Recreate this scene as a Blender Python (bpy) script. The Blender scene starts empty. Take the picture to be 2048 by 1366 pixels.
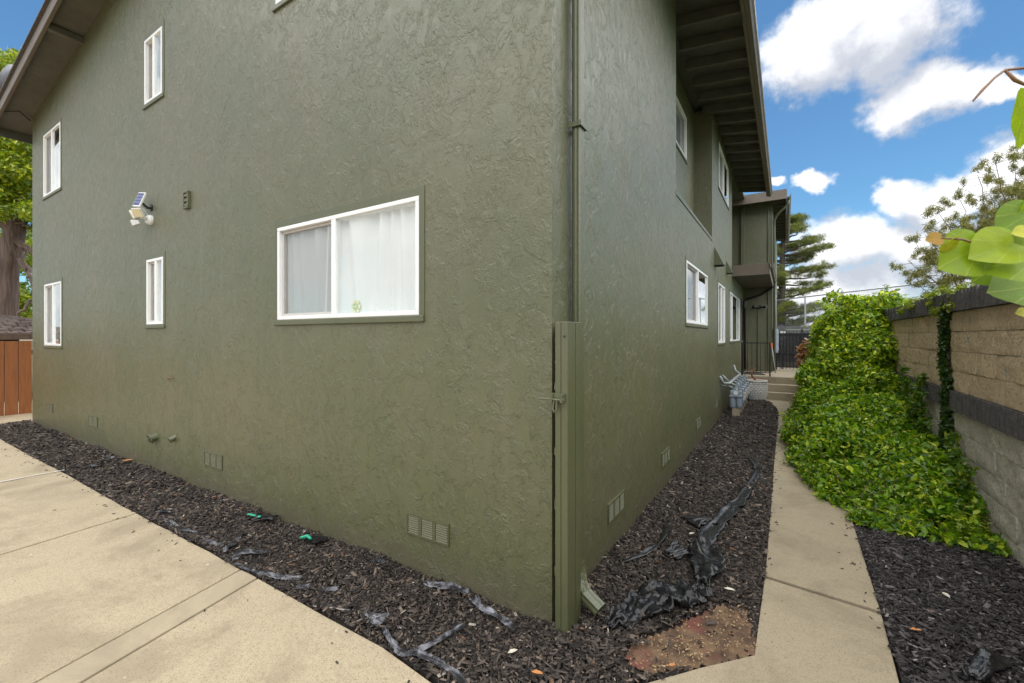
import bpy, bmesh, math, random
import numpy as np
from mathutils import Vector, Matrix, noise as mnoise

random.seed(7); rng = np.random.default_rng(7)
SC = bpy.context.scene
COL = SC.collection
PI = math.pi
rad = math.radians

# ------------------------------------------------------------------ camera
CAM = (1.175, -2.325, 1.70)
YAW = rad(32.03)
FPX = 876.0
cam_d = bpy.data.cameras.new('camera'); cam = bpy.data.objects.new('camera', cam_d); COL.objects.link(cam)
cam.location = CAM; cam.rotation_euler = (PI/2, 0, YAW)
cam_d.sensor_width = 36.0; cam_d.lens = FPX/2048*36.0
cam_d.shift_y = -10/2048; cam_d.clip_start = 0.05; cam_d.clip_end = 3000
cam_d.dof.use_dof = True; cam_d.dof.focus_distance = 4.2; cam_d.dof.aperture_fstop = 7.0
SC.camera = cam
SC.cycles.use_denoising = True
SC.cycles.max_bounces = 6; SC.cycles.diffuse_bounces = 3; SC.cycles.adaptive_threshold = .02; SC.cycles.transparent_max_bounces = 12
SC.view_settings.view_transform = 'Standard'; SC.view_settings.look = 'None'
SC.view_settings.gamma = 1.0; SC.view_settings.use_curve_mapping = False
SC.view_settings.exposure = 1.13

# ------------------------------------------------------------------ node helper
class NT:
    def __init__(s, tree): s.t = tree; s.n = tree.nodes; s.l = tree.links
    def new(s, typ, **kw):
        n = s.n.new(typ)
        for k, v in kw.items():
            if k == 'ins':
                for i, val in v.items():
                    if isinstance(val, bpy.types.NodeSocket): s.l.new(val, n.inputs[i])
                    else: n.inputs[i].default_value = val
            else: setattr(n, k, v)
        return n
    def math(s, op, a, b=0.0, c=0.0, clamp=False):
        n = s.n.new('ShaderNodeMath'); n.operation = op; n.use_clamp = clamp
        for i, v in enumerate((a, b, c)):
            if isinstance(v, bpy.types.NodeSocket): s.l.new(v, n.inputs[i])
            else: n.inputs[i].default_value = v
        return n.outputs[0]
    def vmath(s, op, a, b=(0, 0, 0)):
        n = s.n.new('ShaderNodeVectorMath'); n.operation = op
        for i, v in enumerate((a, b)):
            if isinstance(v, bpy.types.NodeSocket): s.l.new(v, n.inputs[i])
            else: n.inputs[i].default_value = v
        return n
    def mix(s, fac, a, b, blend='MIX'):
        n = s.n.new('ShaderNodeMix'); n.data_type = 'RGBA'; n.blend_type = blend
        for i, v in ((0, fac), (6, a), (7, b)):
            if isinstance(v, bpy.types.NodeSocket): s.l.new(v, n.inputs[i])
            else: n.inputs[i].default_value = v if i == 0 else (tuple(v)+(1,))[:4]
        return n.outputs[2]
    def smooth(s, v, lo, hi, a=0.0, b=1.0):
        n = s.n.new('ShaderNodeMapRange'); n.interpolation_type = 'SMOOTHSTEP'
        s.l.new(v, n.inputs[0]); n.inputs[1].default_value = lo; n.inputs[2].default_value = hi
        n.inputs[3].default_value = a; n.inputs[4].default_value = b
        return n.outputs[0]
    def noise(s, vec, scale, detail=4, rough=.55, dist=0.0, out=0):
        n = s.new('ShaderNodeTexNoise', ins={'Scale': scale, 'Detail': detail, 'Roughness': rough, 'Distortion': dist})
        if vec is not None: s.l.new(vec, n.inputs['Vector'])
        return n.outputs[out]
    def voro(s, vec, scale, feature='F1', out='Distance', rnd=1.0):
        n = s.new('ShaderNodeTexVoronoi', feature=feature); n.inputs['Scale'].default_value = scale
        n.inputs['Randomness'].default_value = rnd
        if vec is not None: s.l.new(vec, n.inputs['Vector'])
        return n.outputs[out]

# ------------------------------------------------------------------ sky
def px_dir(px, py):
    a = (px-1024)/FPX; b = (673-py)/FPX
    r = (math.cos(YAW), math.sin(YAW)); f = (-math.sin(YAW), math.cos(YAW))
    return Vector((a*r[0]+f[0], a*r[1]+f[1], b))
SUN_TO = Vector((.19, -.10, .95)).normalized()
sun_el = math.asin(SUN_TO.z); sun_az = math.atan2(SUN_TO.x, SUN_TO.y)
W = bpy.data.worlds.new('World'); SC.world = W; W.use_nodes = True
W.cycles.sampling_method = 'MANUAL'; W.cycles.sample_map_resolution = 512
nt = NT(W.node_tree); nt.n.clear()
sky = nt.new('ShaderNodeTexSky', sky_type='NISHITA', sun_disc=False, sun_elevation=sun_el, sun_rotation=sun_az,
             air_density=1.0, dust_density=0.3, ozone_density=2.2)
# cloud field as a node group of (azimuth, elevation)
fg = bpy.data.node_groups.new('cloud_field', 'ShaderNodeTree')
fg.interface.new_socket('P', in_out='INPUT', socket_type='NodeSocketVector')
fg.interface.new_socket('Field', in_out='OUTPUT', socket_type='NodeSocketFloat')
g = NT(fg); gi = g.new('NodeGroupInput'); go = g.new('NodeGroupOutput')
P = gi.outputs[0]
n1 = g.noise(P, 9.0, 4, .55, 0, 1)
off = g.vmath('SCALE', g.vmath('SUBTRACT', n1, (.5, .5, .5)).outputs[0]); off.inputs[3].default_value = .085
n1b = g.noise(P, 34.0, 4, .6, 0, 1)
off2 = g.vmath('SCALE', g.vmath('SUBTRACT', n1b, (.5, .5, .5)).outputs[0]); off2.inputs[3].default_value = .03
Pd = g.vmath('ADD', g.vmath('ADD', P, off.outputs[0]).outputs[0], off2.outputs[0]).outputs[0]
blobs = [(1620, 120, 125, 80), (1760, 55, 165, 105), (1850, 185, 150, 62), (1985, 180, 75, 26), (1700, 20, 180, 60),
         (2010, 350, 110, 80), (1890, 405, 130, 60), (1800, 385, 55, 45), (2100, 430, 150, 110),
         (1680, 490, 115, 70), (1820, 490, 150, 62), (1650, 585, 220, 60), (1950, 520, 200, 80),
         (1625, 358, 42, 22), (1545, 365, 26, 18),  (1700, 640, 300, 50)]
acc = None
for (px, py, rx, ry) in blobs:
    th = math.atan((px-1024)/FPX); az = th - YAW; el = math.atan((673-py)/FPX*math.cos(th))
    ra = rx/FPX*math.cos(th)**2; re = ry/FPX*math.cos(th)
    v = g.vmath('SUBTRACT', Pd, (az, el, 0)).outputs[0]
    v = g.vmath('MULTIPLY', v, (1/ra, 1/re, 0)).outputs[0]
    ln = g.n.new('ShaderNodeVectorMath'); ln.operation = 'LENGTH'; g.l.new(v, ln.inputs[0])
    d = g.math('SUBTRACT', 1.0, ln.outputs['Value'])
    acc = d if acc is None else g.math('SMOOTH_MAX', acc, d, .25)
# elsewhere: clouds of the same kind, placed by noise
sep = g.new('ShaderNodeSeparateXYZ'); g.l.new(Pd, sep.inputs[0])
gen = g.noise(Pd, 2.6, 5, .5, 0)
gen = g.math('MULTIPLY', g.math('SUBTRACT', gen, .425), 4.0)
daz = g.math('ABSOLUTE', g.math('SUBTRACT', sep.outputs[0], rad(8)))
outm = g.smooth(daz, rad(14), rad(26), -3.0, 0.0)
high = g.smooth(sep.outputs[1], rad(36), rad(46), 0.0, 3.0)
dl = g.math('ABSOLUTE', g.math('SUBTRACT', sep.outputs[0], rad(-80)))
outl = g.smooth(dl, rad(8), rad(16), -3.0, 0.0)
outm = g.math('MINIMUM', outm, outl)
outm = g.math('MINIMUM', g.math('ADD', outm, high), 0.0)
gen = g.math('ADD', gen, outm)
acc = g.math('MAXIMUM', acc, gen)
g.l.new(acc, go.inputs[0])
tc = nt.new('ShaderNodeTexCoord')
sx = nt.new('ShaderNodeSeparateXYZ'); nt.l.new(tc.outputs['Generated'], sx.inputs[0])
azn = nt.math('ARCTAN2', sx.outputs[0], sx.outputs[1]); eln = nt.math('ARCSINE', sx.outputs[2])
Pn = nt.new('ShaderNodeCombineXYZ', ins={0: azn, 1: eln}).outputs[0]
def field(v):
    n = nt.n.new('ShaderNodeGroup'); n.node_tree = fg; nt.l.new(v, n.inputs[0]); return n.outputs[0]
f0 = field(Pn)
f1 = field(nt.vmath('ADD', Pn, (-.02, .055, 0)).outputs[0])
wisp = nt.noise(Pn, 26.0, 6, .62)
dens = nt.math('ADD', f0, nt.math('MULTIPLY', nt.math('SUBTRACT', wisp, .5), .75))
dens = nt.smooth(dens, -.10, .42)
lit = nt.math('SUBTRACT', f0, f1)
lit = nt.math('ADD', lit, nt.math('MULTIPLY', nt.math('SUBTRACT', wisp, .5), .9))
lit = nt.smooth(lit, -.40, .62)
ccol = nt.mix(lit, (5.2, 5.5, 6.2), (10.4, 10.4, 10.5))
elf = nt.smooth(eln, 0.0, .75)
skyc = nt.mix(1.0, sky.outputs[0], (.80, 1.20, 1.34), 'MULTIPLY')
skyc = nt.mix(nt.math('MULTIPLY', dens, .97), skyc, ccol)
bg = nt.new('ShaderNodeBackground', ins={0: skyc, 1: 0.055})
wo = nt.new('ShaderNodeOutputWorld'); nt.l.new(bg.outputs[0], wo.inputs[0])

# ------------------------------------------------------------------ sun, softened by thin cloud
sd = bpy.data.lights.new('sun', 'SUN'); sd.energy = 2.8; sd.angle = rad(132); sd.color = (1.0, .965, .90)
sun = bpy.data.objects.new('sun', sd); COL.objects.link(sun)
sun.rotation_euler = SUN_TO.to_track_quat('Z', 'Y').to_euler(); sun.location = (-8, -10, 16)

# ------------------------------------------------------------------ materials
MATS = {}
def mat_new(name):
    m = bpy.data.materials.new(name); m.use_nodes = True
    t = NT(m.node_tree); b = t.n['Principled BSDF']; MATS[name] = m
    return m, t, b
def coords(t): return t.new('ShaderNodeTexCoord').outputs['Object']
def bump(t, b, h, strength=.5, dist=.01, prev=None):
    n = t.new('ShaderNodeBump', ins={'Strength': strength, 'Distance': dist, 'Height': h})
    if prev is not None: t.l.new(prev, n.inputs['Normal'])
    t.l.new(n.outputs[0], b.inputs['Normal']); return n.outputs[0]
def simple(name, col, rough=.5, metal=0.0, var=.12, vscale=6.0, bs=.15, bscale=60.0, spec=.5):
    m, t, b = mat_new(name); c = coords(t)
    nz = t.noise(c, vscale, 5, .6)
    lo = tuple(x*(1-var) for x in col); hi = tuple(min(1, x*(1+var)) for x in col)
    t.l.new(t.mix(t.smooth(nz, .3, .7), lo, hi), b.inputs['Base Color'])
    t.l.new(t.smooth(t.noise(c, vscale*3, 4), .3, .7, max(0, rough-.08), min(1, rough+.08)), b.inputs['Roughness'])
    b.inputs['Metallic'].default_value = metal; b.inputs['Specular IOR Level'].default_value = spec
    if bs > 0: bump(t, b, t.noise(c, bscale, 4, .6), bs, .004)
    return m
OLIVE = (.118, .122, .080)
def stucco():
    m, t, b = mat_new('olive_stucco'); c = coords(t)
    warp = t.vmath('SCALE', t.vmath('SUBTRACT', t.noise(c, 4.5, 2, .5, 0, 1), (.5, .5, .5)).outputs[0]); warp.inputs[3].default_value = .16
    cw = t.vmath('ADD', c, warp.outputs[0]).outputs[0]
    sq = t.vmath('MULTIPLY', cw, (1, 1, .7)).outputs[0]
    n1 = t.noise(sq, 4.6, 6, .66)
    n2 = t.noise(sq, 12.5, 5, .66)
    m1 = t.smooth(t.noise(c, 1.6, 3, .6), .42, .60)
    m2 = t.smooth(t.noise(c, 2.7, 3, .6), .45, .62)
    plate = t.smooth(n1, .485, .525)
    step2 = t.math('MULTIPLY', t.smooth(n2, .52, .58), m2)
    cr1 = t.math('MULTIPLY', t.smooth(t.math('ABSOLUTE', t.math('SUBTRACT', n1, .55)), 0.0, .014, 1.0, 0.0), m1)
    cr2 = t.math('MULTIPLY', t.smooth(t.math('ABSOLUTE', t.math('SUBTRACT', n2, .46)), 0.0, .018, 1.0, 0.0), t.math('SUBTRACT', 1.0, m1))
    fine = t.noise(c, 60, 4, .65)
    h = t.math('MULTIPLY', plate, .15)
    h = t.math('ADD', h, t.math('MULTIPLY', step2, .16))
    h = t.math('ADD', h, t.math('MULTIPLY', cr1, .15))
    h = t.math('SUBTRACT', h, t.math('MULTIPLY', cr2, .13))
    h = t.math('ADD', h, t.math('MULTIPLY', fine, .14))
    h = t.math('ADD', h, t.math('MULTIPLY', n1, .55))
    bump(t, b, h, 1.0, .0125)
    v = t.noise(c, .7, 4, .6)
    col = t.mix(t.smooth(v, .3, .7), (.092, .100, .042), (.116, .112, .055))
    streak = t.noise(t.vmath('MULTIPLY', c, (5, 5, .35)).outputs[0], 1.6, 4, .65)
    col = t.mix(t.math('MULTIPLY', t.smooth(streak, .5, .8), .45), col, (.145, .134, .090))
    patch = t.smooth(t.noise(c, 1.15, 5, .55, .6), .60, .64)
    col = t.mix(t.math('MULTIPLY', patch, .20), col, (.080, .095, .045))
    sz_ = t.new('ShaderNodeSeparateXYZ'); t.l.new(c, sz_.inputs[0])
    spl = t.math('MULTIPLY', t.smooth(t.math('ADD', sz_.outputs[2], t.math('MULTIPLY', t.noise(c, 6, 5, .7), -.28)), .06, -.10), .5)
    col = t.mix(spl, col, (.11, .088, .06))
    t.l.new(col, b.inputs['Base Color'])
    t.l.new(t.smooth(n2, .3, .7, .36, .50), b.inputs['Roughness'])
    b.inputs['Specular IOR Level'].default_value = .85
    return m
stucco()
def flat_paint():
    m, t, b = mat_new('olive_paint'); c = coords(t)
    v = t.noise(c, 1.4, 5, .6)
    col = t.mix(t.smooth(v, .3, .7), (.080, .090, .039), (.098, .100, .048))
    chip = t.smooth(t.noise(t.vmath('MULTIPLY', c, (1, 1, .35)).outputs[0], 42, 6, .7), .735, .76)
    col = t.mix(t.math('MULTIPLY', chip, .8), col, (.34, .34, .30))
    t.l.new(col, b.inputs['Base Color'])
    b.inputs['Roughness'].default_value = .42; b.inputs['Specular IOR Level'].default_value = .8
    bump(t, b, t.noise(c, 45, 5, .6), .4, .006)
flat_paint()
simple('white_vinyl', (.80, .80, .79), .35, var=.03, bs=0)
simple('beige_vinyl', (.52, .49, .45), .45, var=.05, bs=0)
simple('brown_trim', (.135, .108, .082), .5, var=.10, vscale=3)
simple('soffit_paint', (.105, .100, .078), .6, var=.12, vscale=4, bs=.3)
simple('shingle_roof', (.10, .09, .085), .9, var=.3, vscale=30, bs=.6)
simple('interior_wall', (.30, .29, .27), .8, var=.05)
simple('dark_void', (.02, .02, .02), .8, var=.05)
simple('black_metal', (.012, .012, .014), .4, var=.2, vscale=20)
simple('galvanised', (.42, .44, .46), .42, metal=.75, var=.12, vscale=12)
simple('meter_grey', (.28, .34, .39), .45, var=.10, vscale=8)
simple('pipe_grey', (.33, .36, .36), .5, var=.12, vscale=10)
simple('box_grey', (.33, .39, .45), .45, var=.05, vscale=5)
simple('white_plastic', (.78, .78, .75), .35, var=.04)
simple('cream_lens', (.62, .53, .33), .25, var=.05)
simple('solar_cell', (.10, .11, .22), .15, var=.15, vscale=40, bs=0)
simple('grey_dish', (.22, .23, .25), .5, var=.08)
simple('rubber_mat', (.03, .03, .033), .85, var=.3, vscale=40)
simple('orange_plastic', (.70, .17, .05), .45, var=.08)
simple('green_plastic', (.02, .34, .20), .35, var=.1)
simple('terra_soil', (.16, .07, .035), .9, var=.4, vscale=40, bs=.8)
simple('dead_twig', (.22, .10, .045), .85, var=.3, vscale=30)
simple('dry_leaf', (.42, .17, .075), .8, var=.3, vscale=14)
simple('pale_litter', (.55, .50, .40), .7, var=.2, vscale=20)
simple('orange_litter', (.50, .20, .06), .6, var=.2, vscale=20)
simple('twig_bark', (.10, .065, .035), .8, var=.3, vscale=40)
simple('red_stem', (.20, .10, .045), .5, var=.2, vscale=30)
simple('green_reflection_paint', (.04, .13, .07), .5, var=.2, vscale=5)  # green room colour stands in for the green reflections in these panes
simple('white_stone', (.66, .65, .61), .6, var=.08, vscale=8, bs=.3)
simple('grey_board', (.12, .125, .13), .7, var=.2, vscale=4, bs=.4)
simple('hill_grass', (.09, .11, .05), .95, var=.3, vscale=.6)
simple('yellow_flower', (.78, .74, .42), .6, var=.08)

def wood_mat(name, c0, c1, axis_scale=(9, 9, .7)):
    m, t, b = mat_new(name); c = coords(t)
    oi = t.new('ShaderNodeObjectInfo')
    p = t.vmath('ADD', t.vmath('MULTIPLY', c, axis_scale).outputs[0], oi.outputs['Location']).outputs[0]
    gr = t.noise(p, 3.0, 6, .6, .8)
    col = t.mix(t.smooth(gr, .3, .72), c0, c1)
    col = t.mix(t.math('MULTIPLY', oi.outputs['Random'], .35), col, tuple(x*.6 for x in c0))
    t.l.new(col, b.inputs['Base Color']); b.inputs['Roughness'].default_value = .7
    bump(t, b, gr, .35, .004)
wood_mat('redwood', (.26, .088, .026), (.36, .135, .042))
wood_mat('dark_wood', (.07, .045, .03), (.12, .08, .055))
wood_mat('cypress_bark', (.07, .045, .034), (.20, .14, .105), (5, 5, .5))
wood_mat('pine_bark', (.06, .045, .038), (.13, .10, .085), (5, 5, .8))

def concrete(name, c0, c1, c2, agg=230., agg_amt=.55, bs=.35):
    m, t, b = mat_new(name); c = coords(t)
    cell = t.voro(c, agg, 'F1', 'Color')
    dist = t.voro(c, agg, 'F1', 'Distance')
    sepc = t.new('ShaderNodeSeparateColor'); t.l.new(cell, sepc.inputs[0])
    grain = t.mix(sepc.outputs[0], c0, c1)
    darkg = t.smooth(sepc.outputs[1], .86, .93)
    grain = t.mix(darkg, grain, c2)
    base = t.mix(.5, c0, c1)
    col = t.mix(agg_amt, base, grain)
    blot = t.noise(c, 1.5, 7, .68, .6)
    col = t.mix(t.math('MULTIPLY', t.smooth(blot, .44, .68), .55), col, tuple(x*.66 for x in c0))
    st = t.noise(c, 5.5, 6, .7, .3)
    col = t.mix(t.math('MULTIPLY', t.smooth(st, .54, .80), .45), col, tuple(x*.52 for x in c0))
    fleck = t.math('MULTIPLY', t.smooth(t.voro(c, 5.0, 'F1', 'Distance'), .055, .04), t.smooth(t.noise(c, 3.1, 2), .54, .58))
    col = t.mix(t.math('MULTIPLY', fleck, .7), col, (.7, .68, .62))
    t.l.new(col, b.inputs['Base Color']); b.inputs['Roughness'].default_value = .82
    b.inputs['Specular IOR Level'].default_value = .3
    h = t.math('ADD', t.math('MULTIPLY', dist, -.7), t.math('MULTIPLY', t.noise(c, 420, 3), .5))
    bump(t, b, h, bs, .003)
concrete('aggregate_concrete', (.365, .295, .195), (.56, .465, .325), (.10, .075, .05))
concrete('path_concrete', (.285, .235, .155), (.43, .36, .25), (.09, .07, .05), 260., .5)
concrete('smooth_concrete', (.375, .31, .21), (.485, .405, .285), (.2, .16, .11), 300., .25, .15)
concrete('step_concrete', (.36, .305, .215), (.44, .375, .27), (.2, .16, .11), 300., .25, .15)
simple('joint_dirt', (.022, .018, .013), .95, var=.4, vscale=30, bs=.5)
simple('crack_filler', (.72, .70, .66), .7, var=.05)
simple('mulch_soil', (.022, .017, .014), .95, var=.5, vscale=25, bs=1.0, bscale=90)
simple('earth', (.16, .13, .085), .95, var=.3, vscale=2, bs=.6)
def bare_soil():
    m, t, b = mat_new('bare_soil'); c = coords(t)
    n = t.noise(c, 7, 6, .65); n2 = t.noise(c, 3.2, 4, .6)
    col = t.mix(t.smooth(n, .35, .65), (.075, .045, .028), (.20, .125, .07))
    col = t.mix(t.math('MULTIPLY', t.smooth(n2, .50, .66), .75), col, (.17, .05, .04))
    t.l.new(col, b.inputs['Base Color']); b.inputs['Roughness'].default_value = .95
    bump(t, b, t.noise(c, 60, 6, .7), .9, .008)
bare_soil()

def attr_mat(name, rough=.7, trans=0.0, spec=.3, bs=0.0, tint=(1, 1, 1)):
    m, t, b = mat_new(name)
    a = t.new('ShaderNodeAttribute', attribute_name='Col')
    t.l.new(a.outputs['Color'], b.inputs['Base Color']); b.inputs['Roughness'].default_value = rough
    b.inputs['Specular IOR Level'].default_value = spec
    if bs: bump(t, b, t.noise(coords(t), 160, 4, .65), bs, .003)
    if trans:
        tr = t.new('ShaderNodeBsdfTranslucent'); t.l.new(t.mix(1.0, a.outputs['Color'], (1.25, 1.25, .6), 'MULTIPLY'), tr.inputs[0])
        mx = t.new('ShaderNodeMixShader', ins={0: trans}); t.l.new(b.outputs[0], mx.inputs[1]); t.l.new(tr.outputs[0], mx.inputs[2])
        t.l.new(mx.outputs[0], t.n['Material Output'].inputs[0])
attr_mat('bark_chip', .75, 0, .3, .6)
attr_mat('leaf', .36, .36, .5)
attr_mat('needle', .6, .22, .3)

def glass(name, tint, gloss_boost=1.0):
    m, t, b = mat_new(name); t.n.remove(b)
    bf = t.new('ShaderNodeNewGeometry').outputs['Backfacing']
    fr = t.new('ShaderNodeFresnel', ins={0: t.math('ADD', 1.52, t.math('MULTIPLY', bf, 1/1.52-1.52))})
    k = t.math('MULTIPLY', fr.outputs[0], gloss_boost, clamp=True); k = t.math('ADD', k, .04, clamp=True)
    tr = t.new('ShaderNodeBsdfTransparent', ins={0: tint+(1,)})
    gl = t.new('ShaderNodeBsdfGlossy', ins={0: (.93, .97, .95, 1), 1: .012})
    bmp = t.new('ShaderNodeBump', ins={'Strength': .06, 'Distance': .01, 'Height': t.noise(coords(t), 1.6, 2)})
    t.l.new(bmp.outputs[0], gl.inputs['Normal'])
    mx = t.new('ShaderNodeMixShader', ins={0: k}); t.l.new(tr.outputs[0], mx.inputs[1]); t.l.new(gl.outputs[0], mx.inputs[2])
    t.l.new(mx.outputs[0], t.n['Material Output'].inputs[0])
glass('window_glass', (.97, .99, .98), 2.2)
def screen():
    m, t, b = mat_new('insect_screen')
    b.inputs['Base Color'].default_value = (.20, .20, .215, 1); b.inputs['Roughness'].default_value = .6
    tr = t.new('ShaderNodeBsdfTransparent')
    mx = t.new('ShaderNodeMixShader', ins={0: .32}); t.l.new(tr.outputs[0], mx.inputs[1]); t.l.new(b.outputs[0], mx.inputs[2])
    t.l.new(mx.outputs[0], t.n['Material Output'].inputs[0])
screen()
def gate_mesh():
    m, t, b = mat_new('gate_mesh'); b.inputs['Base Color'].default_value = (.02, .02, .022, 1); b.inputs['Roughness'].default_value = .5
    tr = t.new('ShaderNodeBsdfTransparent')
    mx = t.new('ShaderNodeMixShader', ins={0: .72}); t.l.new(tr.outputs[0], mx.inputs[1]); t.l.new(b.outputs[0], mx.inputs[2])
    t.l.new(mx.outputs[0], t.n['Material Output'].inputs[0])
gate_mesh()
def curtain():
    m, t, b = mat_new('sheer_curtain')
    b.inputs['Base Color'].default_value = (.90, .90, .89, 1); b.inputs['Roughness'].default_value = .85
    tr = t.new('ShaderNodeBsdfTranslucent', ins={0: (.75, .75, .73, 1)})
    mx = t.new('ShaderNodeMixShader', ins={0: .12}); t.l.new(b.outputs[0], mx.inputs[1]); t.l.new(tr.outputs[0], mx.inputs[2])
    t.l.new(mx.outputs[0], t.n['Material Output'].inputs[0])
curtain()
def plastic(name, c0, c1, rough):
    m, t, b = mat_new(name); c = coords(t)
    n = t.noise(c, 12, 3, .55, .8)
    t.l.new(t.mix(t.smooth(n, .4, .7), c0, c1), b.inputs['Base Color'])
    b.inputs['Roughness'].default_value = rough; b.inputs['Specular IOR Level'].default_value = .38
    bump(t, b, t.noise(c, 22, 3, .5, 1.5), .35, .012)
plastic('black_sheeting', (.005, .005, .006), (.014, .014, .016), .22)
plastic('grey_sheeting', (.03, .03, .034), (.27, .27, .30), .24)
def film():
    m = MATS['grey_sheeting']; t = NT(m.node_tree); b = t.n['Principled BSDF']
    tr = t.new('ShaderNodeBsdfTransparent'); k = t.smooth(t.noise(coords(t), 11, 3, .6), .38, .60, .45, .95)
    mx = t.new('ShaderNodeMixShader', ins={0: k}); t.l.new(tr.outputs[0], mx.inputs[1]); t.l.new(b.outputs[0], mx.inputs[2])
    t.l.new(mx.outputs[0], t.n['Material Output'].inputs[0])
film()
def block_mat(name, c0, c1, flutes=False):
    m, t, b = mat_new(name); c = coords(t)
    oi = t.new('ShaderNodeObjectInfo')
    p = t.vmath('ADD', c, t.vmath('SCALE', oi.outputs['Location']).outputs[0]).outputs[0]
    n = t.noise(p, 20, 7, .72, .6); n2 = t.noise(p, 48, 6, .75)
    col = t.mix(t.smooth(n, .3, .7), c0, c1)
    col = t.mix(t.math('MULTIPLY', t.smooth(n2, .49, .60), .55), col, tuple(x*.42 for x in c0))
    col = t.mix(t.math('MULTIPLY', oi.outputs['Random'], .42), col, tuple(x*.62 for x in c1))
    gx = t.new('ShaderNodeNewGeometry')
    wpos = gx.outputs['Position']
    st = t.noise(t.vmath('MULTIPLY', wpos, (1, 3.0, .45)).outputs[0], 2.6, 5, .65)
    col = t.mix(t.math('MULTIPLY', t.smooth(st, .56, .80), .35), col, tuple(x*.42 for x in c0))
    t.l.new(col, b.inputs['Base Color']); b.inputs['Roughness'].default_value = .92
    b.inputs['Specular IOR Level'].default_value = .2
    h = t.math('ADD', t.math('MULTIPLY', n, .7), t.math('MULTIPLY', n2, .35))
    bump(t, b, h, 1.0, .034)
block_mat('tan_block', (.60, .445, .275), (.82, .65, .44))
block_mat('grey_block', (.52, .475, .38), (.72, .67, .56))
block_mat('dark_block', (.10, .096, .094), (.19, .18, .175))
block_mat('mortar', (.44, .39, .31), (.58, .53, .45))
def chainlink():
    m, t, b = mat_new('chain_link'); c = coords(t)
    b.inputs['Base Color'].default_value = (.35, .38, .40, 1); b.inputs['Metallic'].default_value = .5; b.inputs['Roughness'].default_value = .5
    uv = t.new('ShaderNodeUVMap').outputs[0]
    s = t.new('ShaderNodeSeparateXYZ'); t.l.new(uv, s.inputs[0])
    a1 = t.math('FRACT', t.math('MULTIPLY', t.math('ADD', s.outputs[0], s.outputs[1]), 14.0))
    a2 = t.math('FRACT', t.math('MULTIPLY', t.math('SUBTRACT', s.outputs[0], s.outputs[1]), 14.0))
    w = t.math('MAXIMUM', t.math('LESS_THAN', a1, .07), t.math('LESS_THAN', a2, .07))
    tr = t.new('ShaderNodeBsdfTransparent')
    mx = t.new('ShaderNodeMixShader'); t.l.new(w, mx.inputs[0]); t.l.new(tr.outputs[0], mx.inputs[1]); t.l.new(b.outputs[0], mx.inputs[2])
    t.l.new(mx.outputs[0], t.n['Material Output'].inputs[0])
chainlink()
def big_leaf():
    m, t, b = mat_new('redbud_leaf')
    a = t.new('ShaderNodeAttribute', attribute_name='Col')
    uv = t.new('ShaderNodeUVMap').outputs[0]
    s = t.new('ShaderNodeSeparateXYZ'); t.l.new(uv, s.inputs[0])
    ang = t.math('ARCTAN2', t.math('ABSOLUTE', s.outputs[0]), t.math('ADD', s.outputs[1], .02))
    vein = t.math('ABSOLUTE', t.math('SUBTRACT', t.math('FRACT', t.math('ADD', t.math('MULTIPLY', ang, 2.3), .5)), .5))
    v = t.smooth(vein, .0, .05, 1.0, 0.0)
    net = t.voro(t.vmath('MULTIPLY', uv, (1, 1, 0)).outputs[0], 16, 'DISTANCE_TO_EDGE'); nv_ = t.smooth(net, .0, .06, 1.0, 0.0)
    col = t.mix(t.math('MULTIPLY', v, .6), a.outputs['Color'], (.50, .56, .14))
    col = t.mix(t.math('MULTIPLY', nv_, .22), col, (.40, .48, .10))
    sp_ = t.smooth(t.noise(uv, 7, 4, .6), .70, .74); col = t.mix(t.math('MULTIPLY', sp_, .7), col, (.28, .17, .04))
    nz = t.noise(coords(t), 60, 4)
    col = t.mix(t.math('MULTIPLY', t.smooth(nz, .4, .7), .2), col, (.10, .22, .02))
    t.l.new(col, b.inputs['Base Color']); b.inputs['Roughness'].default_value = .45
    bump(t, b, v, .3, .001)
    tr = t.new('ShaderNodeBsdfTranslucent'); t.l.new(t.mix(1.0, col, (1.3, 1.3, .5), 'MULTIPLY'), tr.inputs[0])
    mx = t.new('ShaderNodeMixShader', ins={0: .45}); t.l.new(b.outputs[0], mx.inputs[1]); t.l.new(tr.outputs[0], mx.inputs[2])
    t.l.new(mx.outputs[0], t.n['Material Output'].inputs[0])
big_leaf()

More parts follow.
